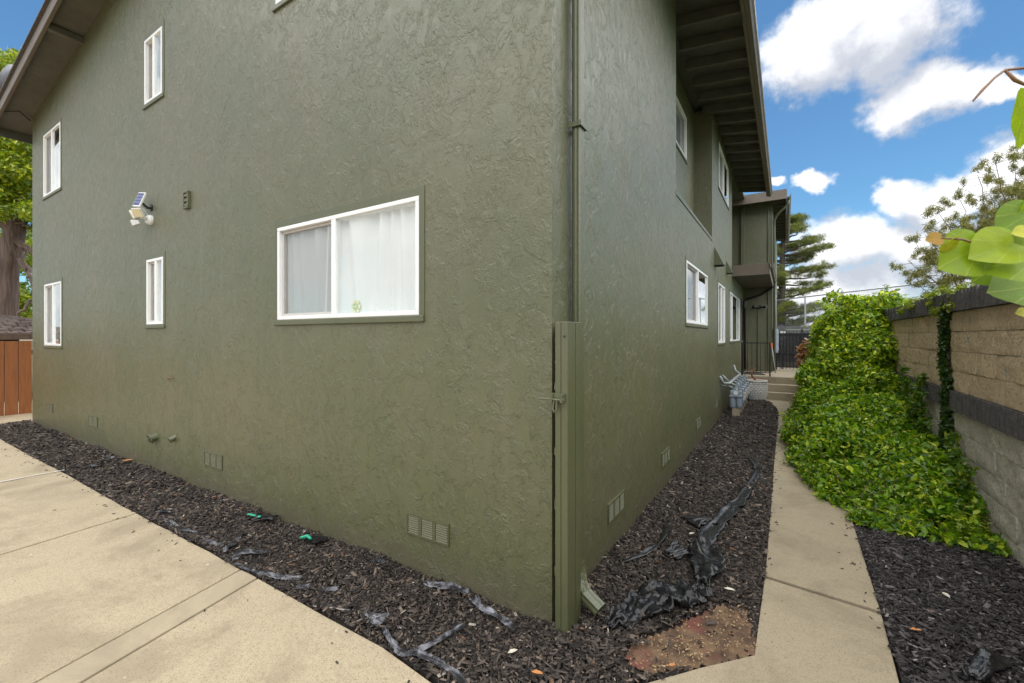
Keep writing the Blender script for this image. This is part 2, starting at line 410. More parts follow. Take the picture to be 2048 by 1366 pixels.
# ------------------------------------------------------------------ mesh helpers
def ident(p): return p
class MB:
    def __init__(s, tf=ident): s.v = []; s.f = []; s.tf = tf
    def add(s, vs, fs):
        o = len(s.v); s.v += [tuple(s.tf(p)) for p in vs]; s.f += [tuple(i+o for i in f) for f in fs]; return s
    def box(s, x0, x1, y0, y1, z0, z1):
        vs = [(x, y, z) for z in (z0, z1) for y in (y0, y1) for x in (x0, x1)]
        return s.add(vs, [(0, 2, 3, 1), (4, 5, 7, 6), (0, 1, 5, 4), (2, 6, 7, 3), (0, 4, 6, 2), (1, 3, 7, 5)])
    def ring(s, u0, u1, z0, z1, t, w0, w1, tb=None):
        tb = t if tb is None else tb
        s.box(u0, u1, w0, w1, z0, z0+tb); s.box(u0, u1, w0, w1, z1-t, z1)
        s.box(u0, u0+t, w0, w1, z0+tb, z1-t); return s.box(u1-t, u1, w0, w1, z0+tb, z1-t)
    def tube(s, pts, r, n=8, cap=True):
        pts = [Vector(p) for p in pts]; rs = r if isinstance(r, (list, tuple)) else [r]*len(pts)
        vs = []; up0 = None
        for i, p in enumerate(pts):
            d = (pts[min(i+1, len(pts)-1)]-pts[max(i-1, 0)]).normalized()
            if up0 is None: up0 = d.orthogonal().normalized()
            a = (up0 - d*up0.dot(d)).normalized(); up0 = a; bb = d.cross(a)
            for k in range(n):
                t = 2*PI*k/n; vs.append(p+(a*math.cos(t)+bb*math.sin(t))*rs[i])
        fs = []
        for i in range(len(pts)-1):
            for k in range(n):
                k2 = (k+1) % n; fs.append((i*n+k, i*n+k2, (i+1)*n+k2, (i+1)*n+k))
        if cap: fs.append(tuple(range(n-1, -1, -1))); fs.append(tuple((len(pts)-1)*n+k for k in range(n)))
        return s.add(vs, fs)
    def lathe(s, prof, c=(0, 0, 0), n=24):
        vs = []; fs = []
        for (r, z) in prof:
            for k in range(n):
                t = 2*PI*k/n; vs.append((c[0]+r*math.cos(t), c[1]+r*math.sin(t), c[2]+z))
        for i in range(len(prof)-1):
            for k in range(n):
                k2 = (k+1) % n; fs.append((i*n+k, i*n+k2, (i+1)*n+k2, (i+1)*n+k))
        return s.add(vs, fs)
    def prism(s, poly, z0, z1):
        n = len(poly); vs = [(x, y, z0) for x, y in poly]+[(x, y, z1) for x, y in poly]
        return s.add(vs, [tuple(range(n-1, -1, -1)), tuple(range(n, 2*n))]+[(i, (i+1) % n, n+(i+1) % n, n+i) for i in range(n)])
    def mesh(s, name, m, smooth=False, recalc=True):
        me = bpy.data.meshes.new(name); me.from_pydata(s.v, [], s.f)
        if recalc:
            bm = bmesh.new(); bm.from_mesh(me); bmesh.ops.recalc_face_normals(bm, faces=bm.faces); bm.to_mesh(me); bm.free()
        if m: me.materials.append(MATS[m])
        if smooth: me.polygons.foreach_set('use_smooth', [True]*len(me.polygons))
        return me
    def build(s, name, m, parent=None, smooth=False, bev=0.0, recalc=True):
        o = bpy.data.objects.new(name, s.mesh(name, m, smooth, recalc)); COL.objects.link(o)
        if parent is not None: o.parent = parent
        if bev:
            md = o.modifiers.new('bevel', 'BEVEL'); md.width = bev; md.segments = 2; md.limit_method = 'ANGLE'
        return o
def tag(o, label=None, cat=None, group=None, kind=None):
    if label: o['label'] = label
    if cat: o['category'] = cat
    if group: o['group'] = group
    if kind: o['kind'] = kind
    return o
def empty(name, loc=(0, 0, 0), **kw):
    o = bpy.data.objects.new(name, None); COL.objects.link(o); o.location = loc; o.empty_display_size = .2
    return tag(o, **kw)
def np_mesh(name, V, F, m, col=None, parent=None, smooth=False):
    """V (n,3), F (m,k) arrays -> object"""
    me = bpy.data.meshes.new(name); k = F.shape[1]
    me.vertices.add(len(V)); me.vertices.foreach_set('co', np.ascontiguousarray(V, dtype=np.float32).ravel())
    me.loops.add(F.size); me.loops.foreach_set('vertex_index', np.ascontiguousarray(F, dtype=np.int32).ravel())
    me.polygons.add(len(F)); me.polygons.foreach_set('loop_start', np.arange(0, F.size, k, dtype=np.int32))
    me.polygons.foreach_set('loop_total', np.full(len(F), k, dtype=np.int32))
    if smooth: me.polygons.foreach_set('use_smooth', np.ones(len(F), dtype=bool))
    me.update(calc_edges=True); me.validate()
    if col is not None:
        a = me.attributes.new('Col', 'FLOAT_COLOR', 'POINT')
        c = np.ones((len(V), 4), dtype=np.float32); c[:, :3] = col; a.data.foreach_set('color', c.ravel())
    me.materials.append(MATS[m])
    o = bpy.data.objects.new(name, me); COL.objects.link(o)
    if parent is not None: o.parent = parent
    return o
def unit(a): return a/np.maximum(np.linalg.norm(a, axis=1, keepdims=True), 1e-9)
def scatter(name, tv, tf, pos, ax_x, ax_n, scale, col, m, parent=None, smooth=False):
    """copies of a small template at pos; local x -> ax_x, local z -> ax_n; scale (n,) or (n,3)"""
    n = len(pos); tv = np.asarray(tv, float); tf = np.asarray(tf, int)
    z = unit(ax_n); x = unit(ax_x - z*np.sum(ax_x*z, 1, keepdims=True)); y = np.cross(z, x)
    sc = scale[:, None]*np.ones((1, 3)) if scale.ndim == 1 else scale
    L = tv[None]*sc[:, None, :]
    V = pos[:, None]+L[..., 0:1]*x[:, None]+L[..., 1:2]*y[:, None]+L[..., 2:3]*z[:, None]
    F = tf[None]+(np.arange(n)*len(tv))[:, None, None]
    C = np.repeat(col, len(tv), axis=0)
    return np_mesh(name, V.reshape(-1, 3), F.reshape(-1, tf.shape[1]), m, C, parent, smooth)
LEAF_V = [(0, 0, 0), (.35, .26, .07), (.35, -.26, .07), (.38, 0, -.01), (.75, .18, .03), (.75, -.18, .03), (1, 0, -.10)]
LEAF_F = [(0, 3, 1), (0, 2, 3), (1, 3, 4), (2, 5, 3), (3, 6, 4), (3, 5, 6)]
def blob_points(blobs, per_m2, lo=.78, hi=1.08, cull=.62, zmin=None, up=.35):
    Ps = []; Ns = []
    B = np.array(blobs, float)
    for i, b in enumerate(B):
        c, r = b[:3], b[3:6]
        area = 4*PI*((((r[0]*r[1])**1.6+(r[0]*r[2])**1.6+(r[1]*r[2])**1.6)/3)**(1/1.6))
        n = max(6, int(area*per_m2))
        d = unit(rng.normal(size=(n, 3)))
        k = rng.uniform(lo, hi, (n, 1))
        p = c+d*r*k; nn = unit(d/r)
        keep = np.ones(n, bool)
        if zmin is not None: keep &= p[:, 2] > zmin
        near = np.where(np.all(np.abs(B[:, :3]-c) < (B[:, 3:6]+r), axis=1))[0]
        for j in near:
            if j == i: continue
            keep &= np.sum(((p-B[j, :3])/B[j, 3:6])**2, 1) > cull**2
        Ps.append(p[keep]); Ns.append(nn[keep])
    p = np.concatenate(Ps); nn = np.concatenate(Ns); nn = nn+np.array([0, 0, up])
    return p, unit(nn)
def leaf_cols(n, c0, c1, c2=None, frac=.15):
    t = rng.random((n, 1)); c = np.array(c0)*(1-t)+np.array(c1)*t
    if c2 is not None:
        k = rng.random(n) < frac; c[k] = np.array(c2)*rng.uniform(.8, 1.15, (k.sum(), 1))
    return c*rng.uniform(.8, 1.2, (n, 1))

# ================================================================== SETTING
G = MB(); G.add([(-900, -900, -.12), (900, -900, -.12), (900, 1500, -.12), (-900, 1500, -.12)], [(0, 1, 2, 3)])
tag(G.build('ground', 'earth', recalc=False), kind='structure')

# driveway slabs: pieces set on a dark joint bed
drv = MB().box(-40, 8, -30, -.72, -.10, -.055).build('driveway', 'joint_dirt'); tag(drv, kind='structure')
TOP = -.005
def slab(poly, m, parent, name='slab', z0=-.09, z1=TOP, jit=.0025, bev=.006):
    o = MB().prism(poly, z0, z1).build(name, m, parent, bev=bev)
    o.location.z = random.uniform(-jit, jit); return o
def jx(t, a, b):  # joint line x at y=t between (xa, ya), (xb, yb)
    return a[0]+(b[0]-a[0])*(t-a[1])/(b[1]-a[1])
YE = -.66; YF = -9.0; gp = .008
jl = [((-13.2, -1), (-13.2, -2)), ((-8.75, -.6), (-8.83, -.9)), ((-6.6, -.62), (-6.58, -1.16)), ((-4.145, -.635), (-4.033, -1.545)),
      ((-2.206, -.687), (-1.965, -1.755)), ((-1.983, -.694), (-1.772, -1.634))]
def edge_y(x): return YE + .006*math.sin(x*1.7)+.004*math.sin(x*9.1+1)
def strip(i, j, mt, y0, y1):
    a = jl[i]; b = jl[j]
    xs0 = jx(y0, *a)+gp; xs1 = jx(y0, *b)-gp
    xt0 = jx(y1, *a)+gp; xt1 = jx(y1, *b)-gp
    top = [(xs1+(xs0-xs1)*k/8, edge_y(xs1+(xs0-xs1)*k/8) if y0 == YE else y0) for k in range(9)]
    slab([(xt0, y1), (xt1, y1)]+top, mt, drv)
for (i, j, mt) in ((0, 1, 'aggregate_concrete'), (1, 2, 'aggregate_concrete'), (2, 3, 'aggregate_concrete'), (3, 4, 'aggregate_concrete'), (4, 5, 'smooth_concrete')):
    strip(i, j, mt, YE, -3.7)
# last panel runs on to meet the path
a = jl[5]
slab([(jx(-3.7, *a)+gp, -3.7), (.9, -3.7), (.05, -.74), (-.29, -.706), (-.7, edge_y(-.7)), (-1.2, edge_y(-1.2)), (jx(YE, *a)+gp, edge_y(-1.98))], 'aggregate_concrete', drv)
xs = [-30, -26, -22, -17.5, -13.2, -8.8, -4.4, 0, 4.4]
for i in range(len(xs)-1):
    for y0, y1 in ((-7.8, -3.71), (-12.2, -7.81), (-16.6, -12.21)):
        slab([(xs[i]+gp, y0), (xs[i+1]-gp, y0), (xs[i+1]-gp, y1-gp), (xs[i]+gp, y1-gp)], 'aggregate_concrete', drv)
# strip round the far end of the building up to the fence
slab([(-16, -3.7), (-13.21, -3.7), (-13.21, -.72), (-12.0, -.68), (-11.75, -.30), (-11.72, 3.0), (-16, 3.0)], 'aggregate_concrete', drv)
ck = MB()
pts = [(-6.62+random.uniform(-.01, .01), -.62-.09*k, TOP+.006) for k in range(22)]
for p, q in zip(pts, pts[1:]):
    w = random.uniform(.008, .018); ck.add([(p[0]-w, p[1], p[2]), (q[0]-w, q[1], q[2]), (q[0]+w, q[1], q[2]), (p[0]+w, p[1], p[2])], [(0, 1, 2, 3)])
ck.build('crack_filler', 'crack_filler', drv, recalc=False)

# side path
pth = MB().box(1.05, 1.66, .2, 11.4, -.10, -.055).build('path', 'joint_dirt'); tag(pth, kind='structure')
slab([(.10, -.72), (.547, -.20), (.80, .10), (1.031, .352), (1.047, 1.245), (1.672, 1.155), (1.648, .5), (1.62, -.3), (1.60, -1.4), (1.1, -3.0), (.92, -3.7)], 'path_concrete', pth)
slab([(1.049, 1.290), (1.046, 2.8), (1.040, 4.2), (1.72, 4.2), (1.697, 2.85), (1.675, 1.200)], 'path_concrete', pth)
slab([(1.040, 4.212), (1.036, 7.2), (1.75, 7.2), (1.72, 4.212)], 'path_concrete', pth)
slab([(1.036, 7.212), (1.037, 8.6), (1.03, 9.2), (.99, 9.8), (.90, 10.4), (.78, 10.9), (.68, 11.3), (.66, 11.62), (1.9, 11.62), (1.75, 7.212)], 'path_concrete', pth)

# upper ground behind the retaining wall, far hill
ug = MB().box(2.95, 160, -12, 300, -.1, 1.93).build('upper_ground', 'hill_grass'); tag(ug, kind='structure')
hl = MB(); NX = 40
vs = []; fs = []
for j in range(8):
    for i in range(NX+1):
        x = -260+560*i/NX; y = 190+30*j
        z = 14*math.sin(PI*j/7)*(0.5+.5*mnoise.noise(Vector((x*.012, j*.3, 2))))+1
        vs.append((x, y, z-1.2))
for j in range(7):
    for i in range(NX): fs.append((j*(NX+1)+i, j*(NX+1)+i+1, (j+1)*(NX+1)+i+1, (j+1)*(NX+1)+i))
tag(hl.add(vs, fs).build('hill', 'hill_grass', smooth=True, recalc=False), kind='structure')

# ================================================================== BUILDING
L = -11.52; YB = 14.0; RID = L/2
def zs(x): return 6.02+.165*(-RID-abs(x-RID))+0.0
bld = empty('apartment_building', (0, 0, 0), label='two-storey olive green stucco apartment building with white sliding windows', cat='building')
gab = lambda p: (p[0], -p[1], p[2])               # (u, outward, z) on the end wall
sid = lambda p: (p[1], p[0], p[2])                # on the long side wall (x = 0)
def grid_wall(u0, u1, z0, z1, holes, tf, w0=-.16, w1=0.0, mb=None, bare=()):
    mb = mb or MB(tf)
    us = sorted({u0, u1, *[h[0] for h in holes], *[h[1] for h in holes]}); zz = sorted({z0, z1, *[h[2] for h in holes], *[h[3] for h in holes]})
    us = [u for u in us if u0 <= u <= u1]; zz = [z for z in zz if z0 <= z <= z1]
    for i in range(len(us)-1):
        for j in range(len(zz)-1):
            cu = (us[i]+us[i+1])/2; cz = (zz[j]+zz[j+1])/2
            if any(h[0] < cu < h[1] and h[2] < cz < h[3] for h in holes): continue
            a, b, c, d = us[i], us[i+1], zz[j], zz[j+1]
            mb.add([(a, w1, c), (b, w1, c), (b, w1, d), (a, w1, d)], [(0, 1, 2, 3)])
    for h in holes:
        if h in bare: continue
        a, b, c, d = h
        for q in ([(a, w1, c), (b, w1, c), (b, w0, c), (a, w0, c)], [(a, w1, d), (b, w1, d), (b, w0, d), (a, w0, d)],
                  [(a, w1, c), (a, w1, d), (a, w0, d), (a, w0, c)], [(b, w1, c), (b, w1, d), (b, w0, d), (b, w0, c)]):
            mb.add(q, [(0, 1, 2, 3)])
    return mb
GW = dict(big=(-2.87, -1.065, 1.855, 2.715), slim=(-5.90, -5.40, 1.855, 2.695), far=(-10.64, -9.60, 1.535, 2.67),
          up_far=(-10.70, -9.65, 4.32, 5.48), up_slim=(-5.97, -5.43, 4.735, 5.575), up_big=(-2.90, -1.09, 4.82, 5.66))
gw = grid_wall(L, 0, -.3, 5.86, list(GW.values()), gab)
gw.add([(L, 0, 5.86), (0, 0, 5.86), (0, 0, zs(0)+.02), (RID, 0, zs(RID)+.02), (L, 0, zs(L)+.02)], [(0, 1, 2, 3, 4)])
gw.build('end_wall', 'olive_stucco', bld)
SW = dict(first=(4.10, 6.0, 1.89, 2.76), second=(7.47, 8.60, 1.56, 2.80), third=(9.65, 12.30, 1.58, 2.80), up_second=(7.55, 9.30, 4.78, 5.70))
REC = (3.45, 6.62, 3.53, 6.0)
UPREC = (10.2, 14.0, 3.40, 6.0)
DOOR = (12.95, 13.92, .57, 2.75)
sw = grid_wall(0, YB, -.3, 5.99, list(SW.values())+[REC, UPREC, DOOR], sid, bare=(REC, UPREC))
sw.build('side_wall', 'olive_stucco', bld)
# window alcove on the upper storey
RX = -.32; RWIN = (4.05, 5.86, 4.80, 5.55)
rec = lambda p: (RX+p[1], p[0], p[2])
rw = grid_wall(REC[0]-.02, REC[1]+.02, REC[2]-.02, 5.99, [RWIN], rec)
rw.tf = ident
rw.box(RX, -.001, REC[0]-.1, REC[0]+.0, REC[2], 5.98); rw.box(RX, -.001, REC[1], REC[1]+.1, REC[2], 5.98)
rw.build('alcove_wall', 'olive_stucco', bld)
MB().box(RX, .012, REC[0]+.002, REC[1]-.002, REC[2]-.05, REC[2]+.012).build('ledge', 'olive_paint', bld, bev=.008)
# upper recess over the porch roof
ur = MB().box(-1.35, -1.2, 10.0, 14.2, 3.3, 6.0).box(-1.2, -.001, 10.08, 10.2, 3.3, 5.99)
ur.build('upper_recess_wall', 'olive_stucco', bld)
MB().box(-.09, .01, 13.90, 13.99, 3.5, 5.98).build('corner_trim', 'olive_paint', bld, bev=.006)
# projecting wing that faces the path
wing = grid_wall(-1.2, .81, -.3, 6.05, [], lambda p: (p[0], YB-p[1], p[2]))
wing.tf = ident; wing.box(.65, .809, YB+.003, 22, -.3, 6.05)
wing.build('wing_wall', 'olive_stucco', bld)
MB().box(-11.5, -.16, 22, 22.1, -.3, 6.1).box(L, L+.16, 0.02, 22, -.3, 5.99).build('back_wall', 'olive_stucco', bld)
MB().box(L+.2, -.2, .2, 13.9, 2.95, 3.05).build('floor_slab', 'interior_wall', bld)

# ---- roof
OV = .43; EX = .76
def roof_pt(x, dz): return zs(x)+dz
rf = MB()
def roof_slab(y0, y1, x0, x1, d0=0.0, d1=.10):
    for (xa, xb) in ((x0, RID), (RID, x1)):
        v = []
        for y in (y0, y1):
            v += [(xa, y, zs(xa)+d0), (xb, y, zs(xb)+d0), (xb, y, zs(xb)+d1), (xa, y, zs(xa)+d1)]
        rf.add(v, [(0, 1, 2, 3), (7, 6, 5, 4), (0, 4, 5, 1), (1, 5, 6, 2), (2, 6, 7, 3), (3, 7, 4, 0)])
roof_slab(-OV+.03, 12.3, L-.74, .74)
roofo = rf.build('roof', 'soffit_paint', bld)
sh = MB(); rf2 = rf; rf = sh; roof_slab(-OV-.06, 12.36, L-.80, .80, .102, .125); 
sh.build('roof_shingles', 'shingle_roof', bld)
MB().box(L, .06, 12.32, 14.3, 6.06, 6.2).build('flat_roof', 'soffit_paint', bld)
def barge(y0, y1, d0, d1, name, m):
    b = MB()
    for (xa, xb) in ((L-.76, RID), (RID, .76)):
        v = []
        for y in (y0, y1): v += [(xa, y, zs(xa)+d0), (xb, y, zs(xb)+d0), (xb, y, zs(xb)+d1), (xa, y, zs(xa)+d1)]
        b.add(v, [(0, 1, 2, 3), (7, 6, 5, 4), (0, 4, 5, 1), (1, 5, 6, 2), (2, 6, 7, 3), (3, 7, 4, 0)])
    return b.build(name, m, bld, bev=.006)
barge(-OV-.02, -OV+.028, -.10, .101, 'barge_board', 'brown_trim')
for xo in (-8.45, -5.3, -2.4):
    MB().box(xo-.045, xo+.045, -OV+.03, .0, zs(xo)-.11, zs(xo)-.012).build('outlooker', 'soffit_paint', bld, bev=.004)
MB().tube([(-11.5, -.03, zs(-11.5)-.06), (-11.25, -.22, zs(-11.25)-.06), (-11.42, -.40, zs(-11.4)-.07)], .012, 6).build('soffit_conduit', 'black_metal', bld, smooth=True)
# eave of the long side: fascia, rafters, gutter
MB().box(.70, .742, -OV+.03, 12.3, 5.735, zs(.72)-.002).build('fascia_board', 'brown_trim', bld, bev=.005)
MB().box(L-.742, L-.70, -OV+.03, 12.3, 5.735, zs(.72)-.002).build('fascia_board', 'soffit_paint', bld, bev=.005)
raf = None
y = .12
while y < 12.2:
    m = MB(); v = []
    for yy in (-.024, .024): v += [(-.15 if REC[0] < y < REC[1] else .004, yy, zs(0)-.15), (.698, yy, zs(.698)-.135), (.698, yy, zs(.698)-.003), (-.15 if REC[0] < y < REC[1] else .004, yy, zs(0)-.003)]
    m.add(v, [(0, 1, 2, 3), (7, 6, 5, 4), (0, 4, 5, 1), (1, 5, 6, 2), (2, 6, 7, 3), (3, 7, 4, 0)])
    r = m.build('rafter', 'soffit_paint', bld); r.location.y = y
    y += .535
def gutter(x0, y0, y1, zt, name='gutter', wd=.105):
    prof = [(0, 0), (wd*.55, 0), (wd*.72, .035), (wd*.95, .06), (wd, .10), (wd, .118), (wd-.012, .118), (wd-.012, .10), (wd*.62, .04), (.004, .012), (.004, .118), (0, .118)]
    v = [(x0+a, y, zt-.118+b) for y in (y0, y1) for a, b in prof]; n = len(prof)
    f = [(i, (i+1) % n, n+(i+1) % n, n+i) for i in range(n)]+[tuple(range(n)), tuple(range(2*n-1, n-1, -1))]
    return MB().add(v, f).build(name, 'brown_trim', bld)
gutter(.745, -OV, 12.34, 5.855)
gutter(1.205, 13.42, 21, 6.05)
# downspout at the near corner
def downspout(pts, w, d, m='olive_paint', name='downspout'):
    b = MB(); pts = [Vector(p) for p in pts]; ring = []
    fl = []
    for k in range(4):
        pass
    n = 16
    prof = []
    for k in range(n):
        t = 2*PI*k/n+PI/n; c, s_ = math.cos(t), math.sin(t)
        q = max(abs(c), abs(s_)); px_, py_ = c/q*d/2, s_/q*w/2
        if k % 2: px_ *= .94; py_ *= .94
        prof.append((px_, py_))
    vs = []
    for i, p in enumerate(pts):
        dd = (pts[min(i+1, len(pts)-1)]-pts[max(i-1, 0)]).normalized()
        yv = Vector((0, 1, 0)) if abs(dd.y) < .9 else Vector((0, 0, 1))
        xv = yv.cross(dd).normalized(); yv = dd.cross(xv)
        vs += [p+xv*a+yv*c for a, c in prof]
    fs = [(i*n+k, i*n+(k+1) % n, (i+1)*n+(k+1) % n, (i+1)*n+k) for i in range(len(pts)-1) for k in range(n)]
    fs += [tuple(range(n-1, -1, -1)), tuple((len(pts)-1)*n+k for k in range(n))]
    return b.add(vs, fs).build(name, m, bld)
DY = .262
downspout([(.052, DY, 5.70), (.052, DY, 2.0), (.052, DY, .27)], .072, .060)
elb = [(.052, DY, .27)]
for k in range(1, 9):
    t = k/8*rad(62); elb.append((.052+.16*(1-math.cos(t)), DY-.0*k, .27-.16*math.sin(t)-.006*(k % 2)))
elb.append((elb[-1][0]+.10, DY, elb[-1][2]-.055))
downspout([(p[0], p[1]-.10*max(0, i-2)/7, p[2]) for i, p in enumerate(elb)], .088, .070, name='downspout_elbow')
st = MB(); st.prism([(.002, DY-.05), (.094, DY-.05), (.094, DY+.055), (.006, DY+.055), (.006, DY+.11), (.002, DY+.11), (.002, DY+.051), (.089, DY+.051), (.089, DY-.045), (.002, DY-.045)], 3.02, 3.052)
st.build('pipe_strap', 'olive_paint', bld)
# porch roof
MB().box(.003, .80, 10.24, 13.99, 3.27, 3.42).build('porch_soffit', 'soffit_paint', bld)
MB().box(.003, .80, 10.20, 10.238, 3.24, 3.52).build('porch_fascia', 'brown_trim', bld, bev=.005)
MB().box(.802, .84, 10.20, 13.99, 3.24, 3.52).build('porch_fascia', 'brown_trim', bld, bev=.005)
gutter(.842, 10.16, 13.98, 3.52, wd=.09)
MB().tube([(.88, 13.7, 3.4), (.86, 13.7, 3.28), (.5, 13.85, 3.05), (.03, 13.9, 2.90), (.02, 13.93, 2.80), (.03, 13.95, .62)], .035, 8).build('porch_drain', 'black_metal', bld, smooth=True)
# wing roof with its own eave
MB().box(-1.3, 1.20, 13.42, 21, 6.06, 6.20).build('wing_roof', 'shingle_roof', bld)
MB().box(-1.3, 1.20, 13.38, 13.418, 5.90, 6.18).build('wing_fascia', 'brown_trim', bld)
MB().box(1.162, 1.20, 13.42, 21, 5.90, 6.058).build('wing_fascia', 'brown_trim', bld)
for k in range(12):
    MB().box(.812, 1.16, -.024, .024, 5.92, 6.058).build('rafter', 'soffit_paint', bld).location.y = 13.85+.55*k
MB().tube([(1.25, 13.7, 5.93), (1.22, 13.7, 5.80), (.95, 13.8, 5.55), (.86, 13.9, 5.40), (.86, 13.93, 5.1), (.86, 13.94, .6)], .036, 8).build('downspout', 'olive_paint', bld, smooth=True)

# ---- windows
def window(rect, tf, kind='curtain', flip=False, name='window', mull=.5, surround=True, lbl=None, vert=False):
    u0, u1, z0, z1 = rect
    w = MB(tf).ring(u0, u1, z0, z1, .034, -.09, .012).build(name, 'white_vinyl', bld, bev=.004)
    if lbl: w['label'] = lbl
    um = u0+(u1-u0)*mull
    MB(tf).box(um-.028, um+.028, -.050, .010, z0+.032, z1-.032).build('meeting_stile', 'white_vinyl', w, bev=.003)
    sa, sb = (u0+.032, um-.028) if not flip else (um+.028, u1-.032)
    pa, pb = (um+.028, u1-.032) if not flip else (u0+.032, um-.028)
    MB(tf).ring(sa, sb, z0+.032, z1-.032, .026, -.050, -.018).build('sash', 'beige_vinyl', w, bev=.003)
    def pane(nm, m, a, b, c, d, wz): MB(tf).add([(a, wz, c), (b, wz, c), (b, wz, d), (a, wz, d)], [(0, 1, 2, 3)]).build(nm, m, w, recalc=False)
    pane('pane', 'window_glass', sa+.026, sb-.026, z0+.058, z1-.058, -.040)
    pane('insect_screen', 'insect_screen', sa+.026, sb-.026, z0+.058, z1-.058, -.024)
    pane('pane', 'window_glass', pa, pb, z0+.032, z1-.032, -.008)
    if surround:
        s = MB(tf); t = .050
        s.box(u0-t, u1+t, -.02, .006, z1, z1+t+.012); s.box(u0-t, u0, -.02, .006, z0, z1); s.box(u1, u1+t, -.02, .006, z0, z1)
        s.build('surround', 'olive_paint', w)
        MB(tf).box(u0-t, u1+t, -.02, .020, z0-t, z0-.001).build('sill', 'olive_paint', w, bev=.007)
    # room behind
    rm = MB(tf); D = -.9; a, b, c, d = u0-.35, u1+.35, z0-.3, z1+.25
    for q in ([(a, D, c), (b, D, c), (b, D, d), (a, D, d)], [(a, D, c), (a, -.165, c), (a, -.165, d), (a, D, d)], [(b, D, c), (b, -.165, c), (b, -.165, d), (b, D, d)],
              [(a, D, c), (b, D, c), (b, -.165, c), (a, -.165, c)], [(a, D, d), (b, D, d), (b, -.165, d), (a, -.165, d)]):
        rm.add(q, [(0, 1, 2, 3)])
    rm.build('room', 'green_reflection_paint' if kind == 'green' else 'interior_wall', w, recalc=False)
    if kind == 'curtain':
        c = MB(tf); n = 150; vs = []
        for j in range(6):
            zz = z0-.1+(z1-z0+.14)*j/5
            for i in range(n+1):
                u = u0-.05+(u1-u0+.1)*i/n
                ph = u*34+1.7*math.sin(u*5)+.5*j*math.sin(u*9)
                amp = .019+.009*math.sin(u*3.1+1)
                vs.append((u, -.062+amp*math.sin(ph)+.004*math.sin(ph*2.7), zz-(.03*(.5+.5*math.sin(ph)) if j == 5 else 0)))
        c.add(vs, [(j*(n+1)+i, j*(n+1)+i+1, (j+1)*(n+1)+i+1, (j+1)*(n+1)+i) for j in range(5) for i in range(n)])
        c.build('curtain', 'sheer_curtain', w, smooth=True, recalc=False)
    elif kind == 'blind':
        c = MB(tf); z = z0+.05
        while z < z1-.04:
            c.box(u0+.02, u1-.02, -.115, -.100, z, z+.041); z += .045
        c.build('blind_slats', 'white_vinyl', w)
    elif kind == 'half_reflection':
        c = MB(tf); c.box(um-.2, u1-.01, -.075, -.065, z0+.03, z0+(z1-z0)*.72); c.build('reflection_sheet', 'white_vinyl', w)  # white sheet added behind the pane, standing in for reflected bright cloud
    return w
big = window(GW['big'], gab, 'curtain', mull=.46, lbl='large sliding window with sheer white curtains')
window(GW['slim'], gab, 'curtain', mull=.55)
window(GW['far'], gab, 'blind', mull=.52)
window(GW['up_far'], gab, 'half_reflection', mull=.5)
window(GW['up_slim'], gab, 'blind', mull=.52)  # blind added here to whiten the pane like mirrored sky
window(GW['up_big'], gab, 'curtain', mull=.5)
window(SW['first'], sid, 'room', mull=.5)
window(SW['second'], sid, 'green', mull=.55)
w3 = window(SW['third'], sid, 'green', mull=.22)
MB(sid).box(11.60, 11.66, -.07, .004, 1.612, 2.768).build('meeting_stile', 'white_vinyl', w3)
window(SW['up_second'], sid, 'blind', mull=.5)
window(RWIN, rec, 'blind', mull=.5, flip=True)
# flower ornament behind the large pane
fl = MB(gab)
for k in range(7):
    t = 2*PI*k/7; fl.lathe([(0, 0), (.018, 0), (.018, .01), (0, .01)], (0, 0, 0), 8) if False else None
def disc(mb, cu, cz, r, w0, w1, n=10):
    vs = [(cu+r*math.cos(2*PI*k/n), w, cz+r*math.sin(2*PI*k/n)) for w in (w0, w1) for k in range(n)]
    mb.add(vs, [tuple(range(n)), tuple(range(2*n-1, n-1, -1))]+[(k, (k+1) % n, n+(k+1) % n, n+k) for k in range(n)])
for k in range(6): disc(fl, -1.80+.034*math.cos(k*PI/3), 1.945+.034*math.sin(k*PI/3), .022, -.034, -.028)
disc(fl, -1.80, 1.945, .024, -.035, -.026)
fo = fl.build('flower_sticker', 'yellow_flower'); tag(fo, 'small pale yellow flower decoration low in the large curtained window', 'decoration')
dots = MB(gab)
for k in range(5): disc(dots, -1.80+.018*math.cos(k*1.26), 1.945+.018*math.sin(k*1.26), .005, -.0255, -.0225, 6)
dots.build('dot', 'green_plastic', fo)

# ---- foundation vents
def vent(uc, zc, tf, w=.40, h=.155, cols=3):
    v = MB(tf).ring(uc-w/2, uc+w/2, zc-h/2, zc+h/2, .012, -.004, .012)
    for k in range(1, cols):
        u = uc-w/2+w*k/cols; v.box(u-.012, u+.012, .002, .011, zc-h/2+.012, zc+h/2-.012)
    o = v.build('foundation_vent', 'olive_paint', bld)
    MB(tf).box(uc-w/2+.01, uc+w/2-.01, .0008, .002, zc-h/2+.01, zc+h/2-.01).build('backing', 'dark_void', o)
    s = MB(tf); n = 9
    for k in range(n):
        z = zc-h/2+.014+(h-.03)*k/(n-1)
        for c in range(cols):
            a = uc-w/2+w*c/cols+.016; b = a+w/cols-.032
            s.add([(a, .003, z+.006), (b, .003, z+.006), (b, .011, z-.003), (a, .011, z-.003), (a, .003, z+.010), (b, .003, z+.010), (b, .011, z+.002), (a, .011, z+.002)],
                  [(0, 1, 2, 3), (7, 6, 5, 4), (0, 4, 5, 1), (1, 5, 6, 2), (2, 6, 7, 3), (3, 7, 4, 0)])
    so = s.build('slats', 'vent_slat' if 'vent_slat' in MATS else 'olive_paint', o)
simple('vent_slat', (.120, .122, .068), .45, var=.06)
